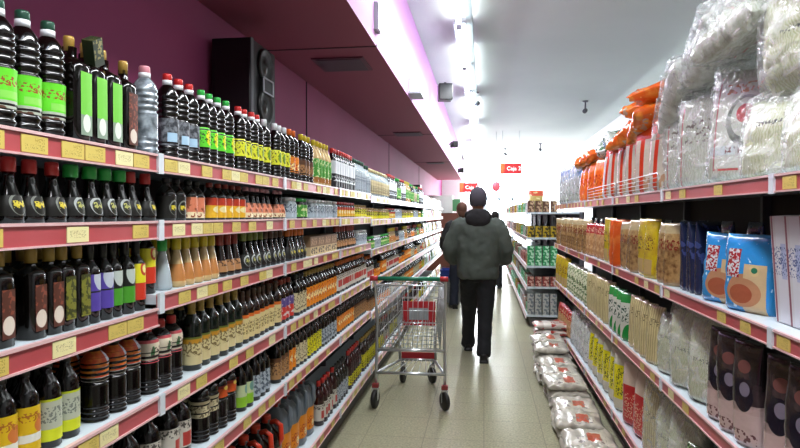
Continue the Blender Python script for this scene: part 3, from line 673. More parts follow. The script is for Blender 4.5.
bag_row(2.70, 2.95, z, 'darkbag', darkbag, .14, .31, .05, 'dark navy packet', SEC, xoff=.03, across=True)
bag_row(2.95, 3.30, z, 'brownbag', brownbag, .13, .30, .05, 'brown dried food packet', SEC, xoff=.02, across=False, yaw=.5)
bag_row(3.31, 3.60, z, 'yellowbag', yellowbag, .13, .32, .05, 'bright yellow packet', SEC, xoff=.01, yaw=.4)
bag_row(3.61, 4.00, z, 'brownbag', brownbag, .13, .31, .05, 'brown dried food packet', SEC, xoff=.01, yaw=.4, start=3)
bag_row(4.02, 4.28, z, 'orflat', orflat, .13, .31, .05, 'orange flat packet', SEC, xoff=.01, yaw=.4)
bag_row(4.29, 4.56, z, 'yellowbag', yellowbag, .13, .32, .05, 'bright yellow packet', SEC, xoff=.01, yaw=.4, start=2)
bag_row(4.57, 5.3, z, 'redtop', redtop, .15, .27, .08, 'brown packet with red top', SEC)
bag_row(5.32, 7.4, z, 'brownbag', brownbag, .13, .30, .05, 'brown dried food packet', SEC, xoff=.01, yaw=.4, start=6)
# back row dark
for i in range(16):
    y = 2.1 + i*.3
    lb = 'dark navy packet standing at the back of the second noodle shelf'
    tag(link('noodle_packet', bagmesh('darkbag', darkbag, .14, .31, .05, i % 4), None, (XR+.28, y, z+.0005), (0, 0, -PI/2)), lb, 'packet', lb)
# third shelf (z .71)
z = RZ[2]
bag_row(1.50, 2.10, z, 'darkpink', darkpink, .13, .36, .08, 'dark tea packet with pink base and round picture', THI, 'tea_packet', tilt=0, yaw=.1)
bag_row(2.11, 2.52, z, 'darkpink', darkpink, .13, .36, .08, 'dark tea packet with pink base and round picture', THI, 'tea_packet', start=5)
bag_row(2.54, 3.0, z, 'verm', nood, .22, .35, .13, 'large clear vermicelli bag', THI, 'vermicelli_bag', wr=.012, filmed=True, cat='bag')
bag_row(3.02, 3.24, z, 'vermsm', nood, .19, .27, .10, 'short clear vermicelli bag', THI, 'vermicelli_bag', wr=.01, filmed=True, cat='bag')
bag_row(3.26, 3.80, z, 'creamnood', creamnood, .13, .31, .06, 'cream straight noodle packet', THI, wr=.005)
bag_row(3.84, 4.42, z, 'greennood', greennood, .13, .30, .06, 'white noodle packet with green corners', THI, wr=.005)
bag_row(4.43, 5.2, z, 'creamnood', creamnood, .13, .31, .06, 'cream straight noodle packet', THI, wr=.005, start=4)
bag_row(5.22, 6.6, z, 'leafbag', leafbag, .16, .29, .07, 'white bag with leafy green print', THI)
bag_row(6.62, 7.4, z, 'yellowbag', yellowbag, .13, .29, .05, 'bright yellow packet', THI)
# lowest shelf (z .20)
z = RZ[3]
bag_row(2.2, 2.8, z, 'greenleaf', greenleaf, .2, .30, .11, 'green rice bag', BOT, 'rice_bag', cat='bag')
bag_row(2.82, 3.28, z, 'vermb', nood, .22, .36, .13, 'large clear vermicelli bag', BOT, 'vermicelli_bag', wr=.012, filmed=True, cat='bag')
bag_row(3.29, 3.5, z, 'creamnoodb', creamnood, .19, .40, .09, 'tall cream noodle bag', BOT, 'vermicelli_bag', filmed=True, cat='bag')
bag_row(3.52, 3.98, z, 'redprint', redprint, .21, .38, .10, 'red bag with pale print', BOT, 'rice_bag', cat='bag')
bag_row(4.0, 5.3, z, 'yelprint', yelprint, .21, .38, .11, 'white bag with yellow print', BOT, 'rice_bag', wr=.01, cat='bag')
bag_row(5.32, 6.4, z, 'clearbag', clearbag, .19, .34, .11, 'cloudy clear bag', BOT, 'rice_bag', wr=.012, filmed=True, cat='bag')
bag_row(6.42, 7.4, z, 'redtopb', redtop, .15, .27, .08, 'brown packet with red top', BOT)
# top shelf (z 1.617)
z = RZ[0]
bag_row(1.15, 2.26, z, 'vermt', nood, .30, .27, .20, 'bulky clear vermicelli bag', TOP, 'vermicelli_bag', wr=.014, filmed=True, cat='bag', overlap=.92, bias=.25, xoff=.02)
bag_row(2.28, 2.66, z, 'vermp', nood_print, .34, .44, .14, 'tall vermicelli bag with red flower print and red corners', TOP, 'vermicelli_bag', wr=.010, filmed=True, cat='bag', bias=.62, xoff=.01, yaw=.04)
bag_row(2.70, 3.10, z, 'verms', nood_side, .30, .40, .12, 'vermicelli bag with thin red line', TOP, 'vermicelli_bag', wr=.012, filmed=True, cat='bag', overlap=.66, bias=.6, xoff=.01)
bag_row(3.16, 4.75, z, 'redwhite', redwhite, .30, .40, .12, 'white rice noodle bag with red side panel', TOP, 'rice_noodle_bag', wr=.008, cat='bag', overlap=.88, bias=.5, xoff=.01)
bag_row(4.78, 5.9, z, 'orangebag', orangebag, .24, .33, .13, 'orange noodle bag', TOP, 'rice_noodle_bag', wr=.014, cat='bag', bias=.3, xoff=.01)
bag_row(5.92, 7.4, z, 'bluebag', bluebag, .22, .40, .13, 'clear bag with blue top', TOP, 'rice_noodle_bag', wr=.014, cat='bag', filmed=True)
# loose bags thrown on top: long axis zd, face normal yd
def heap(items):
    for i, (kind, m, w, h, t, c, zd, yd, look, name, fl) in enumerate(items):
        me = bagmesh(kind+'_p', m, w, h, t, i % 6, pillow=True, wr=.026, nu=28, nv=24)
        zd = Vector(zd).normalized(); yd = Vector(yd); yd = (yd - zd*yd.dot(zd)).normalized(); xd = yd.cross(zd)
        mt = Matrix((xd, yd, zd)).transposed()
        pos = Vector(c) - zd*h/2
        o = tag(link(name, None if fl else me, None, pos, mt.to_euler()), look, 'bag', 'bags heaped on the noodle top shelf')
        if fl:
            link('noodles', me, o); link('clear_wrapper', bagmesh(kind+'_pf', filmm, w*1.12, h*1.16, t*1.12, (i % 6)+7, pillow=True, wr=.035, nu=28, nv=24), o, (0, 0, -.04))
R_ = math.radians
UP = (-.3, -.1, 1)
heap([
 ('clr', clearbag, .40, .44, .17, (1.03, 3.02, 2.10), (-.05, -.80, .60), UP, 'cloudy clear bag at the foot of the clear heap beside the orange bags', 'vermicelli_bag', True),
 ('clr', clearbag, .42, .44, .17, (1.07, 2.70, 2.24), (-.1, -.86, .5), UP, 'cloudy clear bag sliding down over the red lined bags', 'vermicelli_bag', True),
 ('verms', nood_side, .40, .42, .15, (1.02, 2.36, 2.20), (.15, -.98, .12), UP, 'red lined vermicelli bag lying across the flower print bag', 'vermicelli_bag', True),
 ('clr', clearbag, .40, .46, .16, (1.09, 2.30, 2.37), (.05, -.93, .34), UP, 'cloudy clear bag above the one lying on the flower print', 'vermicelli_bag', True),
 ('vermt', nood, .36, .36, .20, (1.03, 2.02, 2.07), (0, 0, 1), (1, .35, 0), 'clear vermicelli bag stacked upright on the front bags', 'vermicelli_bag', True),
 ('vermt', nood, .36, .36, .20, (1.03, 1.66, 2.07), (0, 0, 1), (1, .2, 0), 'clear vermicelli bag stacked upright close beside the camera', 'vermicelli_bag', True),
 ('clr', clearbag, .42, .48, .16, (1.12, 1.98, 2.53), (-.05, -.95, .25), UP, 'cloudy clear bag topmost of the vermicelli heap', 'vermicelli_bag', True),
 ('clr', clearbag, .42, .50, .15, (1.06, 1.80, 2.37), (0, -1, .1), UP, 'cloudy clear bag lying on the upright vermicelli bags', 'vermicelli_bag', True),
 ('red', redwhite, .28, .34, .11, (.99, 3.32, 2.10), (-.1, -.75, .55), (-.8, -.4, .6), 'red and white bag leaning on the clear heap', 'rice_noodle_bag', False),
 ('org', orangebag, .34, .38, .11, (1.0, 3.66, 2.05), (-.1, -.9, .35), UP, 'crumpled orange bag lying over the red sided bags', 'rice_noodle_bag', False),
 ('org', orangebag, .32, .36, .10, (1.04, 3.62, 2.18), (-.6, -.7, .1), UP, 'crumpled orange bag highest of the orange heap', 'rice_noodle_bag', False),
 ('org', orangebag, .34, .38, .11, (1.0, 4.04, 2.04), (.3, -.9, .25), UP, 'crumpled orange bag in the middle of the orange heap', 'rice_noodle_bag', False),
 ('org', orangebag, .28, .32, .11, (1.05, 3.92, 2.16), (-.7, -.7, 0), UP, 'small crumpled orange bag on top behind the highest one', 'rice_noodle_bag', False),
 ('blue', bluebag, .30, .36, .12, (1.0, 4.45, 2.04), (.1, 1, .1), UP, 'clear and blue bag between the orange bags', 'rice_noodle_bag', False),
 ('blue', bluebag, .30, .36, .12, (1.02, 4.9, 2.03), (.2, 1, .1), UP, 'clear and blue bag lying behind the orange bags', 'rice_noodle_bag', False),
 ('org', orangebag, .32, .34, .12, (.99, 5.35, 2.01), (.1, -1, .1), UP, 'crumpled orange bag at the far end of the heap', 'rice_noodle_bag', False),
 ('org', orangebag, .32, .34, .12, (.99, 5.75, 2.0), (-.2, -1, 0), UP, 'crumpled orange bag beside the blue topped bags', 'rice_noodle_bag', False),
])

def wiremesh(name, segs, r, m, seg=6):
    bm = bmesh.new()
    for s in segs: tube(bm, s, r, seg)
    return me_from(bm, name, m)
chrome = mat('chrome_wire', C('#c4c8cc'), .3, metal=.75)
# wire fence along the top shelf edge
for i, (a, b) in enumerate(((3.14, 4.08), (4.12, 5.2))):
    t = thing('wire_shelf_guard', 'chrome wire guard holding %s bags on the top shelf' % ('red sided' if i == 0 else 'orange'), 'guard', (XR+.006, a, RZ[0]+.004), 0)
    L = b-a
    segs = [[(0, 0, zz), (0, L, zz)] for zz in (.0, .022, .044, .066)]
    link('wires', wiremesh('guard_wires', segs, .0018, chrome), t)
    link('top_wire', wiremesh('guard_top', [[(0, 0, 0), (0, 0, .075), (0, .02, .09), (0, L-.02, .09), (0, L, .075), (0, L, 0)]], .0028, chrome), t)

# rice sacks in front of the lowest shelf
SR = random.Random(5)
for c in range(11):
    y = 2.85 + c*.33
    nlay = [1, 1, 2, 2, 2, 2, 3, 3, 3, 4, 4][c]
    for l in range(nlay):
        me = bagmesh('sack', sackm, .30, .31, .075, (c+l) % 5, pillow=True, wr=.018, nu=26, nv=22)
        mrot = Matrix(((0, 0, 1), (1, 0, 0), (0, 1, 0)))  # long axis across the aisle, face up
        o = tag(link('rice_sack', me, None, (.49 + SR.uniform(-.02, .01), y + SR.uniform(-.02, .02), .04 + l*.068), (0, 0, 0)),
                'white rice sack with orange mark, %s up in the %s pile on floor' % (ORD[l], ORD[c]), 'sack', 'rice sacks piled on the floor')
        o.rotation_euler = (Matrix.Rotation(R_(SR.uniform(-6, 6)), 3, 'Z') @ mrot).to_euler()
for i in range(5):
    me = bagmesh('sackr', sackr, .30, .38, .07, i % 5, pillow=True, wr=.014)
    o = tag(link('rice_sack', me, None, (.53, 6.66 + SR.uniform(-.02, .02), .04 + i*.066), (0, 0, 0)), 'red and white sack, %s up in the pile by the far end of noodle shelves' % ORD[i], 'sack', 'red and white sacks by the shelf end')
    o.rotation_euler = (Matrix.Rotation(R_(SR.uniform(-8, 8)), 3, 'Z') @ Matrix(((0, 0, 1), (1, 0, 0), (0, 1, 0)))).to_euler()

# deeper white shelving: goods facing the camera on its end and along its side
def goods(name, w, d, h, col, col2, sc=30):
    return carton_mesh(name, w, d, h, mat(name, C(col), .4, layers=[(('noise', sc, .54), C(col2))]))
G = [('green', goods('green_tin', .085, .085, .13, '#2f9a5c', '#bfe0c8'), .13), ('red', goods('red_tin', .085, .085, .13, '#8c3a34', '#d0b0a0'), .13), ('yellow', goods('yellow_tin', .085, .085, .15, '#b39a28', '#3a3018'), .15),
     ('white', goods('white_tin', .085, .085, .14, '#b8b8b4', '#707880'), .14), ('brown', goods('brown_tin', .085, .085, .15, '#6a4a38', '#c0a888'), .15)]
DZ = [1.54, 1.2, .82, .54, .16]
ends = [4, 2, 0, 1, 3]
GR = random.Random(9)
for li, z in enumerate(DZ):
    nm, me, hh = G[ends[li]]
    for st in range(2 if li in (2, 4) else 1):
        for c in range(4):
            tag(link('grocery_pack', me, None, (.62 + c*.1, 8.26, z+.0005+st*(hh+.002))), '%s pack in the end display, %s from the aisle%s' % (nm, ORD[c], ', upper layer' if st else '') + (', %s shelf' % SHELF_WORD[li]), 'pack', '%s packs on the end of the white shelving' % nm)
    y = 8.42; cur = GR.randrange(5)
    while y < 16.4:
        if GR.random() < .25: cur = GR.randrange(5)
        nm, me, hh = G[cur]
        lb = '%s grocery pack along the %s shelf of the white shelving' % (nm, SHELF_WORD[li])
        tag(link('grocery_pack', me, None, (.62+GR.uniform(0, .01), y, z+.0005), (0, 0, GR.uniform(-.1, .1))), lb, 'pack', lb)
        y += .105 + .045*(y > 11)
ypk = packet_mesh('yellow_tall', .2, .3, .12, mat('yellow_tall_bag', C('#b8a860'), .3, coat=.5, layers=[(('z', .22, .4), C('#c05a3a')), (('noise', 18, .6), C('#d8d0a0'))]), 4, 16, 12)
tag(link('snack_bag', ypk, None, (.70, 8.40, 1.5405), (0, 0, 0)), 'tall yellow bag with orange top standing on the white shelving end', 'bag')
for i in range(5):
    tag(link('snack_bag', PKM[[1, 3, 1, 0, 1][i]], None, (.70, 9.0+i*.5, 1.5405), (0, 0, -PI/2)), 'small packet on the white shelving top, %s behind the tall yellow bag' % ORD[i], 'packet', 'packets on top of the white shelving')

# ------------------------------------------------------------------ wall speaker
t = thing('loudspeaker', 'black twin woofer loudspeaker fixed on the purple wall above the bottles', 'speaker', (-1.47, 3.3, 2.0))
link('cabinet', boxme('cab', (0, .22, -.2, .19, 0, .46), M['black_plastic'], .006), t)
link('front_trim', boxme('trim', (.221, .226, -.2, -.165, 0, .46), mat('speaker_grey', C('#55585e'), .4), 0), t)
m_cone = mat('speaker_cone', C('#0a0e0c'), .45)
for zz in (.12, .345):
    bm = bmesh.new(); lathe(bm, [(.105, 0), (.105, .010), (.095, .014), (.085, .006), (.04, .001), (.035, .006), (.0, .014)], 28, cap=False)
    o = link('woofer', me_from(bm, 'woofer', m_cone), t, (.222, .01, zz), (0, PI/2, 0))
bm = bmesh.new(); box(bm, 0, .02, -.075, .075, -.04, .04); 
o = link('horn', me_from(bm, 'horn', M['black_plastic'], False), t, (.222, .01, .232))
bm = bmesh.new()
for d in ((.02, .026, -.08, .08, .036, .044), (.02, .026, -.08, .08, -.044, -.036), (.02, .026, -.08, -.072, -.04, .04), (.02, .026, .072, .08, -.04, .04)): box(bm, *d)
link('horn_frame', me_from(bm, 'hf', mat('horn_silver', C('#b8bcc4'), .3), False), o)
link('wall_bracket', boxme('brk', (-.03, 0, -.06, .06, .12, .34), M['black_plastic']), t)
# second, far speaker at the wall
t = thing('loudspeaker', 'small black loudspeaker far down the purple wall above the shelving', 'speaker', (-1.47, 11.6, 1.6605))
link('cabinet', boxme('cab2', (0, .25, -.15, .15, 0, .42), M['black_plastic'], .01), t)
link('wall_bracket', boxme('brk2', (-.03, 0, -.05, .05, .1, .3), M['black_plastic']), t)

# soffit vents, emergency lamps, ceiling speakers and cameras
m_vent = mat('vent_dark', C('#341426'), .6, layers=[(('strand', 20, 0), C('#4a2034'))])
for i, (y, lbl) in enumerate(((4.4, 'dark square vent under the soffit close to the wall speaker'), (8.3, 'dark square vent under the soffit midway down the aisle'), (13.0, 'dark square vent under the soffit near its far end'))):
    t = thing('ceiling_vent', lbl, 'vent', (-1.05, y, SOFZ))
    link('vent_frame', boxme('vf', (-.19, .19, -.19, .19, -.010, 0), mat('vent_rim', C('#5a2438'), .6)), t)
    link('grille', boxme('vg', (-.165, .165, -.165, .165, -.014, -.0101), m_vent), t)
def mount(name, label, cat, loc, parts):
    t = thing(name, label, cat, loc)
    for pn, dims, m in parts: link(pn, boxme(pn, dims, m), t)
m_lampw = mat('lamp_white', C('#dfe6ea'), .3, emit=2.2)
m_grey = mat('fitting_grey', C('#a9aeb4'), .4)
mount('wall_lamp', 'small lit white lamp on the soffit face', 'lamp', (SOFX, 3.95+.0, 2.80), [('housing', (0, .03, -.06, .06, -.08, .10), m_grey), ('lens', (.0301, .04, -.05, .05, -.07, .09), m_lampw)])
mount('emergency_light', 'white emergency light box mounted low on the soffit face', 'lamp', (SOFX, 5.85, 2.66), [('housing', (0, .12, -.16, .16, 0, .15), m_grey), ('lens', (.02, .10, -.17, -.1601, .02, .12), m_lampw)])
def hung_box(label, x, y, zt, s, ang):
    t = thing('ceiling_speaker', label, 'speaker', (x, y, zt), ang)
    link('cabinet', boxme('c', (-s/2, s/2, -s/2, s/2, -s*1.35, -s*.15), M['black_plastic'], .01), t)
    link('bracket', boxme('b', (-.015, .015, -.015, .015, -s*.15, 0), M['upright']), t)
hung_box('black box loudspeaker hanging beside the light line', -.52, 8.0, 3.26, .18, .2)
link_arm = boxme('arm', (-.2, .0, -.012, .012, -.012, .012), M['upright'])
for i, (x, y, z, l) in enumerate(((-.62, 12.4, 2.95, 'small dark camera high on the soffit face, second down the aisle'), (-.64, 16.5, 2.72, 'small dark camera high on the soffit face, last down the aisle'))):
    t = thing('security_camera', l, 'camera', (x, y, z), .4)
    link('camera_body', boxme('cb', (-.05, .05, -.1, .1, -.06, .06), M['black_plastic'], .01), t); link('mount_arm', boxme('ma', (-.11, -.05, -.015, .015, -.015, .015), M['upright']), t)
m_cam = mat('camera_grey', C('#6a6e74'), .4)
for i, (x, y, l) in enumerate(((1.75, 10.9, 'grey camera on a short ceiling stalk above the noodle shelving'), (1.55, 17.2, 'grey camera on a short ceiling stalk near the shop front'), (.62, 18.3, 'grey camera on a ceiling stalk in front of the shop window'), (-.14, 9.9, 'small grey camera clipped beside the light line'))):
    t = thing('security_camera', l, 'camera', (x, y, CEIL), .3*i)
    bm = bmesh.new(); tube(bm, [(0, 0, 0), (0, 0, -.14)], .014, 8); tube(bm, [(0, 0, -.001), (0, 0, -.02)], .05, 12); link('stalk', me_from(bm, 'stalk', m_cam), t)
    bm = bmesh.new(); tube(bm, [(.02, .08, -.15), (-.02, -.06, -.19)], [.035, .04], 10); link('camera_body', me_from(bm, 'cb', m_cam), t)

# ------------------------------------------------------------------ lights
m_tube = mat('tube_glow', C('#eef4ff'), .3, emit=26)
m_trunk = mat('trunking_grey', C('#9fb0ae'), .5)
LX = -.22; LZ = 3.28
t = thing('light_trunking', 'long pale metal lighting track hung under the ceiling', 'light track', (LX+.075, 0, LZ))
link('track', boxme('trk', (-.03, .03, -1.9, 20.6, .03, .10), m_trunk), t)
bm = bmesh.new()
for k in range(14): tube(bm, [(0, -1.2+1.6*k, .10), (0, -1.2+1.6*k, CEIL-LZ)], .006, 6)
link('hanger', me_from(bm, 'hang', m_trunk), t)
tub = None
for k in range(-3, 10):
    y = 4.1 + 1.6*k
    if y < -1.7: continue
    on = k >= 0 or k == -3
    t = thing('tube_light', '%s fluorescent tube light along the ceiling track' % ORD[k+3], 'light', (LX-.02, y, LZ), 0, 'fluorescent tube lights on the track')
    bm = bmesh.new(); tube(bm, [(0, .04, 0), (0, 1.46, 0)], .019, 10); link('tube', me_from(bm, 'tube', m_tube if on else M['white_shelf']), t)
    bm = bmesh.new(); box(bm, -.05, .06, 0, 1.5, .03, .045)
    link('reflector', me_from(bm, 'refl', m_grey, False), t)
    for yy in (0, 1.46): link('end_cap', boxme('cap', (-.025, .025, yy, yy+.04, -.03, .03), m_grey), t)
def area(name, loc, sx, sy, power, col, rot=(0, 0, 0)):
    l = bpy.data.lights.new(name, 'AREA'); l.shape = 'RECTANGLE'; l.size = sx; l.size_y = sy; l.energy = power; l.color = col
    o = bpy.data.objects.new(name, l); COL.objects.link(o); o.location = loc; o.rotation_euler = rot; return o
for k in range(0, 5):
    area('tube_line_lamp', (LX-.02, 5.0+3.2*k, LZ-.05), .15, 2.9, 38, (.95, .98, 1))
    area('tube_line_uplight', (LX-.02, 5.0+3.2*k, LZ+.12), .15, 2.2, 9, (.95, .98, 1), (PI, 0, 0))
area('near_fill', (.1, .8, LZ-.05), .3, 3.4, 72, (.96, .98, 1))  # added fill with no fixture, brightens the shelves near the camera
area('side_aisle_fill', (2.0, 4.5, 3.3), .3, 9, 30, (.95, .98, 1))  # added fill over the unseen side aisle, no fixture there
area('side_wall_fill', (2.1, 8.0, 3.1), .25, 16, 34, (.95, .98, 1), (0, R_(-72), 0))  # added fill aimed at the right wall to whiten its upper strip
area('shop_front_daylight', (.9, 21.2, 1.9), 3.2, 2.6, 190, (.9, .96, 1), (R_(-90), 0, 0))
wd = bpy.data.worlds.new('world'); scene.world = wd; wd.use_nodes = True
wd.node_tree.nodes['Background'].inputs[0].default_value = (.88, .95, 1, 1); wd.node_tree.nodes['Background'].inputs[1].default_value = .2

# ------------------------------------------------------------------ hanging signs
def sign(x, y, z, w, h, text, label):
    t = thing('hanging_sign', label, 'sign', (x, y, z))
    m = mat('sign_'+text[-1], C('#c43a3c'), .5, emit=.35, layers=[(('box', -w, -w*.28, -h, h), C('#c88a4a')), (('softnoise', 4, .45, .6), C('#b8303a'))])
    link('panel', boxme('pan', (-w/2, w/2, -.015, .015, -h/2, h/2), m), t)
    cu = bpy.data.curves.new('sign_text', 'FONT'); cu.body = text; cu.size = h*.52; cu.align_x = 'CENTER'; cu.align_y = 'CENTER'; cu.extrude = .002
    cu.materials.append(mat('sign_white', C('#f4f0ee'), .5, emit=1.2))
    tmp = bpy.data.objects.new('tmp', cu); COL.objects.link(tmp); bpy.context.view_layer.update()
    tme = bpy.data.meshes.new_from_object(tmp.evaluated_get(bpy.context.evaluated_depsgraph_get())); bpy.data.objects.remove(tmp)
    link('lettering', tme, t, (w*.14, -.018, 0), (PI/2, 0, 0))
    bm = bmesh.new()
    for s in (-1, 1): tube(bm, [(s*w*.4, 0, h/2), (s*w*.4, 0, CEIL-z)], .004, 6)
    link('cord', me_from(bm, 'cord', m_grey), t)
sign(.62, 14.5, 2.60, .50, .25, 'Caja 2', 'red hanging checkout sign high in front of the bright shop window')
sign(-.42, 16.5, 2.25, .50, .25, 'Caja 1', 'red hanging checkout sign lower behind the grey beanie')
t = thing('paper_lantern', 'small pink red paper lantern hanging between the two signs', 'lantern', (.28, 14.6, 2.18))
bm = bmesh.new(); lathe(bm, [(.03, -.11), (.08, -.08), (.10, 0), (.08, .09), (.03, .12)], 14); link('lantern_shade', me_from(bm, 'ln', mat('lantern_pink', C('#d8707c'), .5, emit=.3)), t)
bm = bmesh.new(); tube(bm, [(0, 0, .12), (0, 0, CEIL-2.18)], .004, 6); link('cord', me_from(bm, 'lc', m_grey), t)
# counter end pieces beyond the sauce shelving
t = thing('display_cabinet', 'brown and white cabinet past the end of the sauce shelving', 'cabinet', (-1.1, 15.6, 0))
link('carcass', boxme('cc', (-.35, .45, -.3, .3, 0, 1.55), mat('cab_brown', C('#7a4a3a'), .5)), t)
link('top_panel', boxme('cp', (-.35, .3, -.32, .3, 1.551, 2.0), mat('cab_white', C('#d8dcd8'), .5)), t)
link('green_panel', boxme('gp', (.301, .5, -.32, .3, 1.6, 1.9), mat('cab_green', C('#5f9a6c'), .5)), t)

# ------------------------------------------------------------------ shopping baskets on the floor past the cart
m_bb = mat('basket_blue', C('#24409c'), .4)
def basket_mesh():
    bm = bmesh.new()
    o0 = [(-.15, -.2, 0), (.15, -.2, 0), (.15, .2, 0), (-.15, .2, 0)]; o1 = [(-.18, -.24, .2), (.18, -.24, .2), (.18, .24, .2), (-.18, .24, .2)]
    a = [bm.verts.new(p) for p in o0]; b = [bm.verts.new(p) for p in o1]
    bm.faces.new(a[::-1])
    for i in range(4): bm.faces.new((a[i], a[(i+1) % 4], b[(i+1) % 4], b[i]))
    me = me_from(bm, 'basket', m_bb, False); return me
bkm = basket_mesh()
rim = wiremesh('rim', [[(-.18, -.24, .2), (.18, -.24, .2), (.18, .24, .2), (-.18, .24, .2), (-.18, -.24, .2)]], .008, m_bb)
hnd = wiremesh('hnd', [[(-.17, 0, .2), (-.17, .12, .24), (.17, .12, .24), (.17, 0, .2)]], .006, M['black_plastic'])
bkg = bkm.copy(); rimg = rim.copy()
for q in (bkg, rimg): q.materials[0] = mat('basket_grey', C('#8f9498'), .5)
for i in range(6):
    t = thing('shopping_basket', '%s plastic shopping basket, %s up in the nested stack past the cart' % ('blue' if i > 3 else 'grey', ORD[i]), 'basket', (-.56, 10.4, .01+i*.07), 0, 'nested shopping baskets')
    link('basket_shell', bkm if i > 3 else bkg, t); link('rim', rim if i > 3 else rimg, t)
    if i == 5: link('handle', hnd, t)

# ------------------------------------------------------------------ shopping cart
t = thing('shopping_cart', 'chrome wire shopping cart with green handle standing by the sauce shelves', 'shopping cart', (-.57, 4.62, 0), R_(1.5))
yb, yf = .02, .86            # back (handle side) and nose, local y
def lerp(a, b, u): return a + (b-a)*u
def sect(y, z):              # half width of the basket at y and z
    u = (y-yb)/(yf-yb); top = lerp(.275, .19, u); bot = lerp(.23, .15, u); v = (z-.45)/(.95-.45); return lerp(bot, top, v)
zb = lambda y: lerp(.46, .54, (y-yb)/(yf-yb))
zt = lambda y: lerp(.95, .88, (y-yb)/(yf-yb))
def wall_seg(segs, side):
    n = 15
    for i in range(n+1):
        y = lerp(yb, yf, i/n); segs.append([(side*sect(y, zb(y)), y, zb(y)), (side*sect(y, zt(y)), y, zt(y))])
    for j in range(5):
        v = j/4
        segs.append([(side*sect(y, lerp(zb(y), zt(y), v)), y, lerp(zb(y), zt(y), v)) for y in (yb, (yb+yf)/2, yf)])
for s in (-1, 1):
    sg = []; wall_seg(sg, s); link('basket_side', wiremesh('bs', sg, .0030, chrome), t)
sg = []
for i in range(11):
    u = -1 + 2*i/10; sg.append([(u*sect(yb, zb(yb)), yb, zb(yb)), (u*sect(yf, zb(yf)), yf, zb(yf))])
for i in range(9):
    y = lerp(yb, yf, i/8); sg.append([(-sect(y, zb(y)), y, zb(y)), (sect(y, zb(y)), y, zb(y))])
link('basket_floor', wiremesh('bf', sg, .0030, chrome), t)
def end_seg(y, n, r):
    sg = []
    for i in range(n+1):
        u = -1 + 2*i/n; sg.append([(u*sect(y, zb(y)), y, zb(y)), (u*sect(y, zt(y)), y, zt(y))])
    for j in range(6):
        z = lerp(zb(y), zt(y), j/5); sg.append([(-sect(y, z), y, z), (sect(y, z), y, z)])
    return wiremesh('be', sg, r, chrome)
link('basket_rear_flap', end_seg(yb, 13, .0024), t); link('basket_nose', end_seg(yf, 9, .0024), t)
rimp = [(-.275, yb, .95), (-.19, yf, .88), (.19, yf, .88), (.275, yb, .95)]
link('basket_rim', wiremesh('br', [rimp, [(-.275, yb, .95), (.275, yb, .95)]], .0055, chrome), t)
m_red = mat('cart_red', C('#b0202a'), .4, layers=[(('box', -.09, .09, -.06, .05), C('#9aa0a4'))])
link('nose_panel', boxme('cs', (-.15, .15, -.006, .006, -.11, .11), m_red), t, (0, yf-.03, .60), (0, 0, 0))  # red plastic panel at the nose of the cart
bm = bmesh.new(); box(bm, -.15, .15, 0, .012, -.035, .035); link('front_bumper', me_from(bm, 'fb', mat('bumper_red', C('#a81e28'), .4), False), t, (0, .745, .225))
frame = [[(-.275, yb-.12, 1.015), (-.275, yb, .93), (-.265, yb+.02, .60), (-.27, .03, .30), (-.27, .0, .15)],
         [(.275, yb-.12, 1.015), (.275, yb, .93), (.265, yb+.02, .60), (.27, .03, .30), (.27, .0, .15)],
         [(-.27, .02, .26), (-.15, .72, .20), (-.13, .74, .15)], [(.27, .02, .26), (.15, .72, .20), (.13, .74, .15)],
         [(-.27, .02, .26), (.27, .02, .26)], [(-.15, .72, .20), (.15, .72, .20)], [(-.16, .70, .21), (-.16, .66, .52)], [(.16, .70, .21), (.16, .66, .52)],
         [(-.262, .03, .44), (.262, .03, .44)]]
link('frame', wiremesh('fr', frame, .0115, chrome, 8), t)
sg = [[(lerp(-.25, .25, i/8), .03, .265), (lerp(-.14, .14, i/8), .71, .205)] for i in range(9)]
link('lower_tray', wiremesh('lt', sg, .0025, chrome), t)
hm = wiremesh('hb', [[(-.25, 0, 0), (.25, 0, 0)]], .016, mat('handle_green', C('#1f7a5c'), .35), 12)
link('handle', hm, t, (0, yb-.12, 1.015))
for s in (-1, 1):
    link('handle_end', wiremesh('he', [[(-.03, 0, 0), (.03, 0, 0)]], .020, mat('handle_red', C('#b03038'), .35), 12), t, (s*.268, yb-.12, 1.015))
m_rub = mat('rubber', C('#1c1a1a'), .5); m_hub = mat('wheel_hub', C('#6a6c70'), .4)
for (x, y) in ((-.27, -.02), (.27, -.02), (-.13, .72), (.13, .72)):
    bm = bmesh.new(); lathe(bm, [(.02, -.017), (.062, -.017), (.07, -.011), (.07, .011), (.062, .017), (.02, .017)], 20)
    w = link('wheel', me_from(bm, 'wh', m_rub), t, (x, y-.02, .0705), (0, PI/2, R_(28 if x > 0 else -10)))
    bm = bmesh.new(); lathe(bm, [(.022, -.016), (.022, .016)], 14); link('hub', me_from(bm, 'hub', m_hub), w)
    bm = bmesh.new()
    for s in (-1, 1): box(bm, s*.022-.002, s*.022+.002, -.035, .015, .06, .155)
    box(bm, -.024, .024, -.015, .03, .145, .16)
    link('caster_fork', me_from(bm, 'fk', chrome, False), t, (x, y, 0))
    if y < 0: link('caster_collar', boxme('cl', (-.025, .025, -.02, .03, .156, .185), mat('collar_red', C('#8c3434'), .5)), t, (x, y, 0))

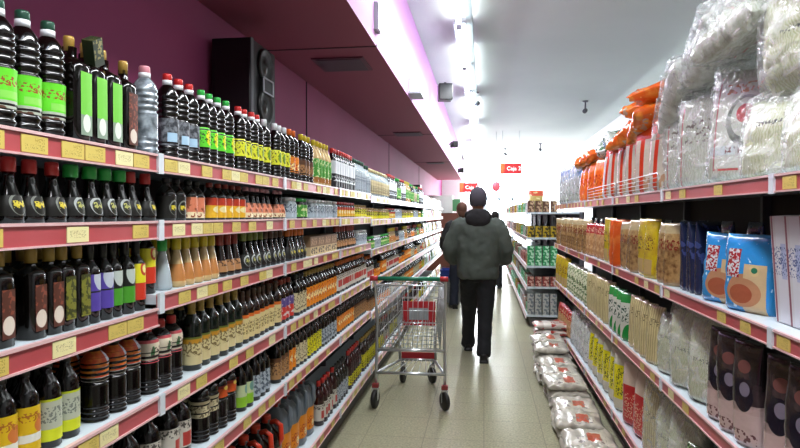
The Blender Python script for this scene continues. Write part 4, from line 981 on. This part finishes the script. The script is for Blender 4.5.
# ------------------------------------------------------------------ people
def remeshed(name, bm, m, parent, vox=.012, smooth=6, disp=None):
    me = me_from(bm, name, m); o = link(name, me, parent)
    r = o.modifiers.new('r', 'REMESH'); r.mode = 'VOXEL'; r.voxel_size = vox; r.use_smooth_shade = True
    s = o.modifiers.new('s', 'SMOOTH'); s.factor = .5; s.iterations = smooth
    if disp:
        tx = bpy.data.textures.new('folds', 'CLOUDS'); tx.noise_scale = disp[0]
        d = o.modifiers.new('d', 'DISPLACE'); d.texture = tx; d.strength = disp[1]; d.mid_level = .5; d.texture_coords = 'LOCAL'
    return o
def ellipsoid(bm, c, rx, ry, rz, sub=3, rot=None):
    r = bmesh.ops.create_icosphere(bm, subdivisions=sub, radius=1)
    for v in r['verts']:
        p = Vector((v.co.x*rx, v.co.y*ry, v.co.z*rz))
        if rot: p = rot @ p
        v.co = p + Vector(c)
def torso(bm, secs, seg=24):     # (z, halfwidth, halfdepth, ycentre)
    rings = []
    for z, a, b, yc in secs:
        rings.append([bm.verts.new((a*abs(math.cos(2*PI*k/seg))**.85*(1 if math.cos(2*PI*k/seg) > 0 else -1), yc + b*math.sin(2*PI*k/seg), z)) for k in range(seg)])
    for i in range(len(rings)-1):
        for k in range(seg): bm.faces.new((rings[i][k], rings[i][(k+1) % seg], rings[i+1][(k+1) % seg], rings[i+1][k]))
    bm.faces.new(rings[0][::-1]); bm.faces.new(rings[-1])
skin = mat('skin', C('#b08468'), .5)
def person(loc, rz, label, jacket, trousers, hatm, hood, feet, scale=1.0, hair=None, lean=0):
    t = thing('person', label, 'person', loc, rz); t.scale = (scale,)*3
    # body: head, neck, torso core, arms, hands, legs as one surface
    bm = bmesh.new()
    ellipsoid(bm, (0, .015, 1.635), .075, .095, .112)
    ellipsoid(bm, (0, .045, 1.575), .055, .06, .055, 2)          # jaw
    ellipsoid(bm, (0, .112, 1.615), .012, .018, .022, 2)         # nose
    ellipsoid(bm, (0, .098, 1.578), .022, .010, .008, 2)         # mouth
    for s in (-1, 1):
        ellipsoid(bm, (s*.076, .0, 1.62), .010, .02, .032, 2)    # ear
        ellipsoid(bm, (s*.03, .098, 1.645), .012, .008, .008, 2) # eye
    tube(bm, [(0, -.005, 1.40), (0, .0, 1.50), (0, .01, 1.60)], [.075, .058, .056], 12)
    torso(bm, [(.85, .15, .10, 0), (1.0, .145, .095, 0), (1.2, .165, .10, 0), (1.38, .17, .095, 0), (1.44, .10, .07, 0)])
    (lf, rf) = feet
    for s, ft in ((-1, lf), (1, rf)):
        hip = Vector((s*.09, 0, .88)); an = Vector((ft[0], ft[1], .09+ft[2])); kn = (hip+an)/2 + Vector((0, .05, .0))
        tube(bm, [hip, kn, an], [.085, .055, .038], 12)
        sh = Vector((s*.19, -.01, 1.41)); el = Vector((s*.285, .0, 1.13)); wr_ = Vector((s*.22, .2, .985)); ha = Vector((s*.19, .275, .955))
        tube(bm, [sh, el, wr_], [.05, .04, .026], 10)
        d = (ha-wr_).normalized()
        tube(bm, [wr_, wr_+d*.03, ha, ha+d*.012], [(.024, .018), (.032, .015), (.040, .014), (.036, .012)], 12)
        side = Vector((0, 0, 1)); side = (side - d*side.dot(d)).normalized(); inn = Vector((-s, 0, 0)) - d*(-s*d.x); inn.normalize()
        for k, (off, ln) in enumerate(((.028, .068), (.010, .078), (-.009, .072), (-.027, .056))):
            p0 = ha + side*off; p1 = p0 + d*ln*.45 + inn*.006; p2 = p1 + (d*.6+inn*.8).normalized()*ln*.35; p3 = p2 + (d*.1+inn).normalized()*ln*.28
            tube(bm, [p0, p1, p2, p3], [.0095, .009, .0082, .0065], 8)
        p0 = wr_ + d*.025 + side*.026; tube(bm, [p0, p0+side*.028+d*.018+inn*.006, p0+side*.04+d*.045+inn*.012], [.012, .010, .008], 8)
    remeshed('body', bm, skin, t, .0065, 3)
    # jacket
    bm = bmesh.new()
    torso(bm, [(.83, .205, .145, 0), (.90, .222, .155, 0), (1.02, .218, .15, 0), (1.15, .215, .15, -.005), (1.30, .232, .15, -.01), (1.38, .205, .13, -.01), (1.46, .13, .10, -.005), (1.50, .08, .08, 0)])
    for s in (-1, 1):
        tube(bm, [(s*.14, -.01, 1.42), (s*.20, -.012, 1.375), (s*.258, -.015, 1.26), (s*.298, -.01, 1.13), (s*.285, .07, 1.03), (s*.235, .185, .985)], [.065, .078, .078, .074, .064, .052], 14)
    remeshed('jacket', bm, jacket, t, .014, 5, (.11, .035))
    # trousers
    bm = bmesh.new()
    torso(bm, [(.80, .155, .115, 0), (.90, .165, .12, 0), (.97, .15, .105, 0)])
    for s, ft in ((-1, lf), (1, rf)):
        hip = Vector((s*.085, 0, .84)); an = Vector((ft[0], ft[1], .05+ft[2])); kn = (hip+an)/2 + Vector((0, .04, .02))
        tube(bm, [hip, (hip+kn)/2+Vector((0, .01, 0)), kn, (kn+an)/2, an], [.105, .098, .08, .072, .074], 14)
    remeshed('trousers', bm, trousers, t, .014, 4, (.09, .025))
    for s, ft in ((-1, lf), (1, rf)):
        bm = bmesh.new(); x, y, z = ft
        tube(bm, [(x, y-.085, .045+z), (x, y-.05, .055+z), (x, y+.03, .06+z), (x+s*.01, y+.11, .04+z), (x+s*.015, y+.19, .03+z)], [(.028, .035), (.042, .05), (.044, .05), (.05, .036), (.03, .02)], 14)
        box(bm, x-.042, x+.048, y-.09, y+.19, z+.0, z+.022)
        remeshed('shoe', bm, M['black_plastic'], t, .009, 3)
    if hood:
        bm = bmesh.new()
        tube(bm, [(.075*math.cos(a)*1.35, -.02+.085*math.sin(a)*1.1, 1.475 + .035*math.sin(a)*-1) for a in [2*PI*i/16 for i in range(17)]], .042, 10)
        ellipsoid(bm, (0, -.115, 1.44), .13, .055, .085); ellipsoid(bm, (0, -.05, 1.48), .12, .09, .06)
        remeshed('hood', bm, hood, t, .012, 5, (.08, .02))
    bm = bmesh.new()
    if hatm:
        ellipsoid(bm, (0, .000, 1.655), .093, .113, .122, 4)
        bmesh.ops.delete(bm, geom=[v for v in bm.verts if v.co.z < 1.57 + max(0, v.co.y)*.75], context='VERTS')
        o = link('beanie', me_from(bm, 'beanie', hatm), t)
    else:
        ellipsoid(bm, (0, -.012, 1.655), .086, .10, .105); ellipsoid(bm, (0, -.05, 1.59), .075, .05, .09)
        o = link('hair', me_from(bm, 'hair', hair), t)
    return t
m_jk = mat('jacket_olive', C('#545c56'), .85, bump=(60, .2, .003), layers=[(('softnoise', 6, .35, .7), C('#444c47'))])
person((-.065, 6.3, 0), 0, 'man seen from behind in grey green jacket, black trousers and grey beanie', m_jk, mat('trousers_black', C('#14161c'), .8), mat('beanie_grey', C('#4a4650'), .9, bump=(90, .4, .004)), mat('hood_black', C('#1c1a1e'), .85),
       ((-.11, .42, .0), (.06, -.12, .0)), 1.01)
person((-.36, 9.6, 0), R_(20), 'person with brown hair in a black coat half hidden behind the man', mat('coat_black', C('#1a1a1e'), .8), mat('jeans_dark', C('#23283a'), .8), None, None, ((-.1, .1, 0), (.1, -.05, 0)), .97, mat('hair_brown', C('#5a3a2c'), .8))
person((.22, 12.5, 0), R_(-10), 'distant person in dark coat past the shoulder of the man', mat('coat_navy', C('#15171f'), .8), mat('jeans_black', C('#1a1c22'), .8), None, None, ((-.1, .1, 0), (.1, -.05, 0)), .9, mat('hair_black', C('#17130f'), .8))

# ------------------------------------------------------------------ camera
cam = bpy.data.cameras.new('camera'); co = bpy.data.objects.new('camera', cam); COL.objects.link(co)
cam.sensor_width = 36; cam.lens = 36*600/800; cam.clip_start = .05; cam.clip_end = 100
co.location = (0, 0, 1.5); co.rotation_euler = (R_(90-.86), 0, R_(8))
scene.camera = co
scene.view_settings.view_transform = 'Standard'; scene.view_settings.look = 'None'; scene.view_settings.exposure = 0.45
scene.view_settings.use_curve_mapping = True
cm = scene.view_settings.curve_mapping
cv = cm.curves[3]; cv.points.new(.25, .215); cv.points.new(.70, .745); cm.update()
scene.cycles.max_bounces = 6; scene.cycles.transparent_max_bounces = 12
scene.cycles.use_denoising = True
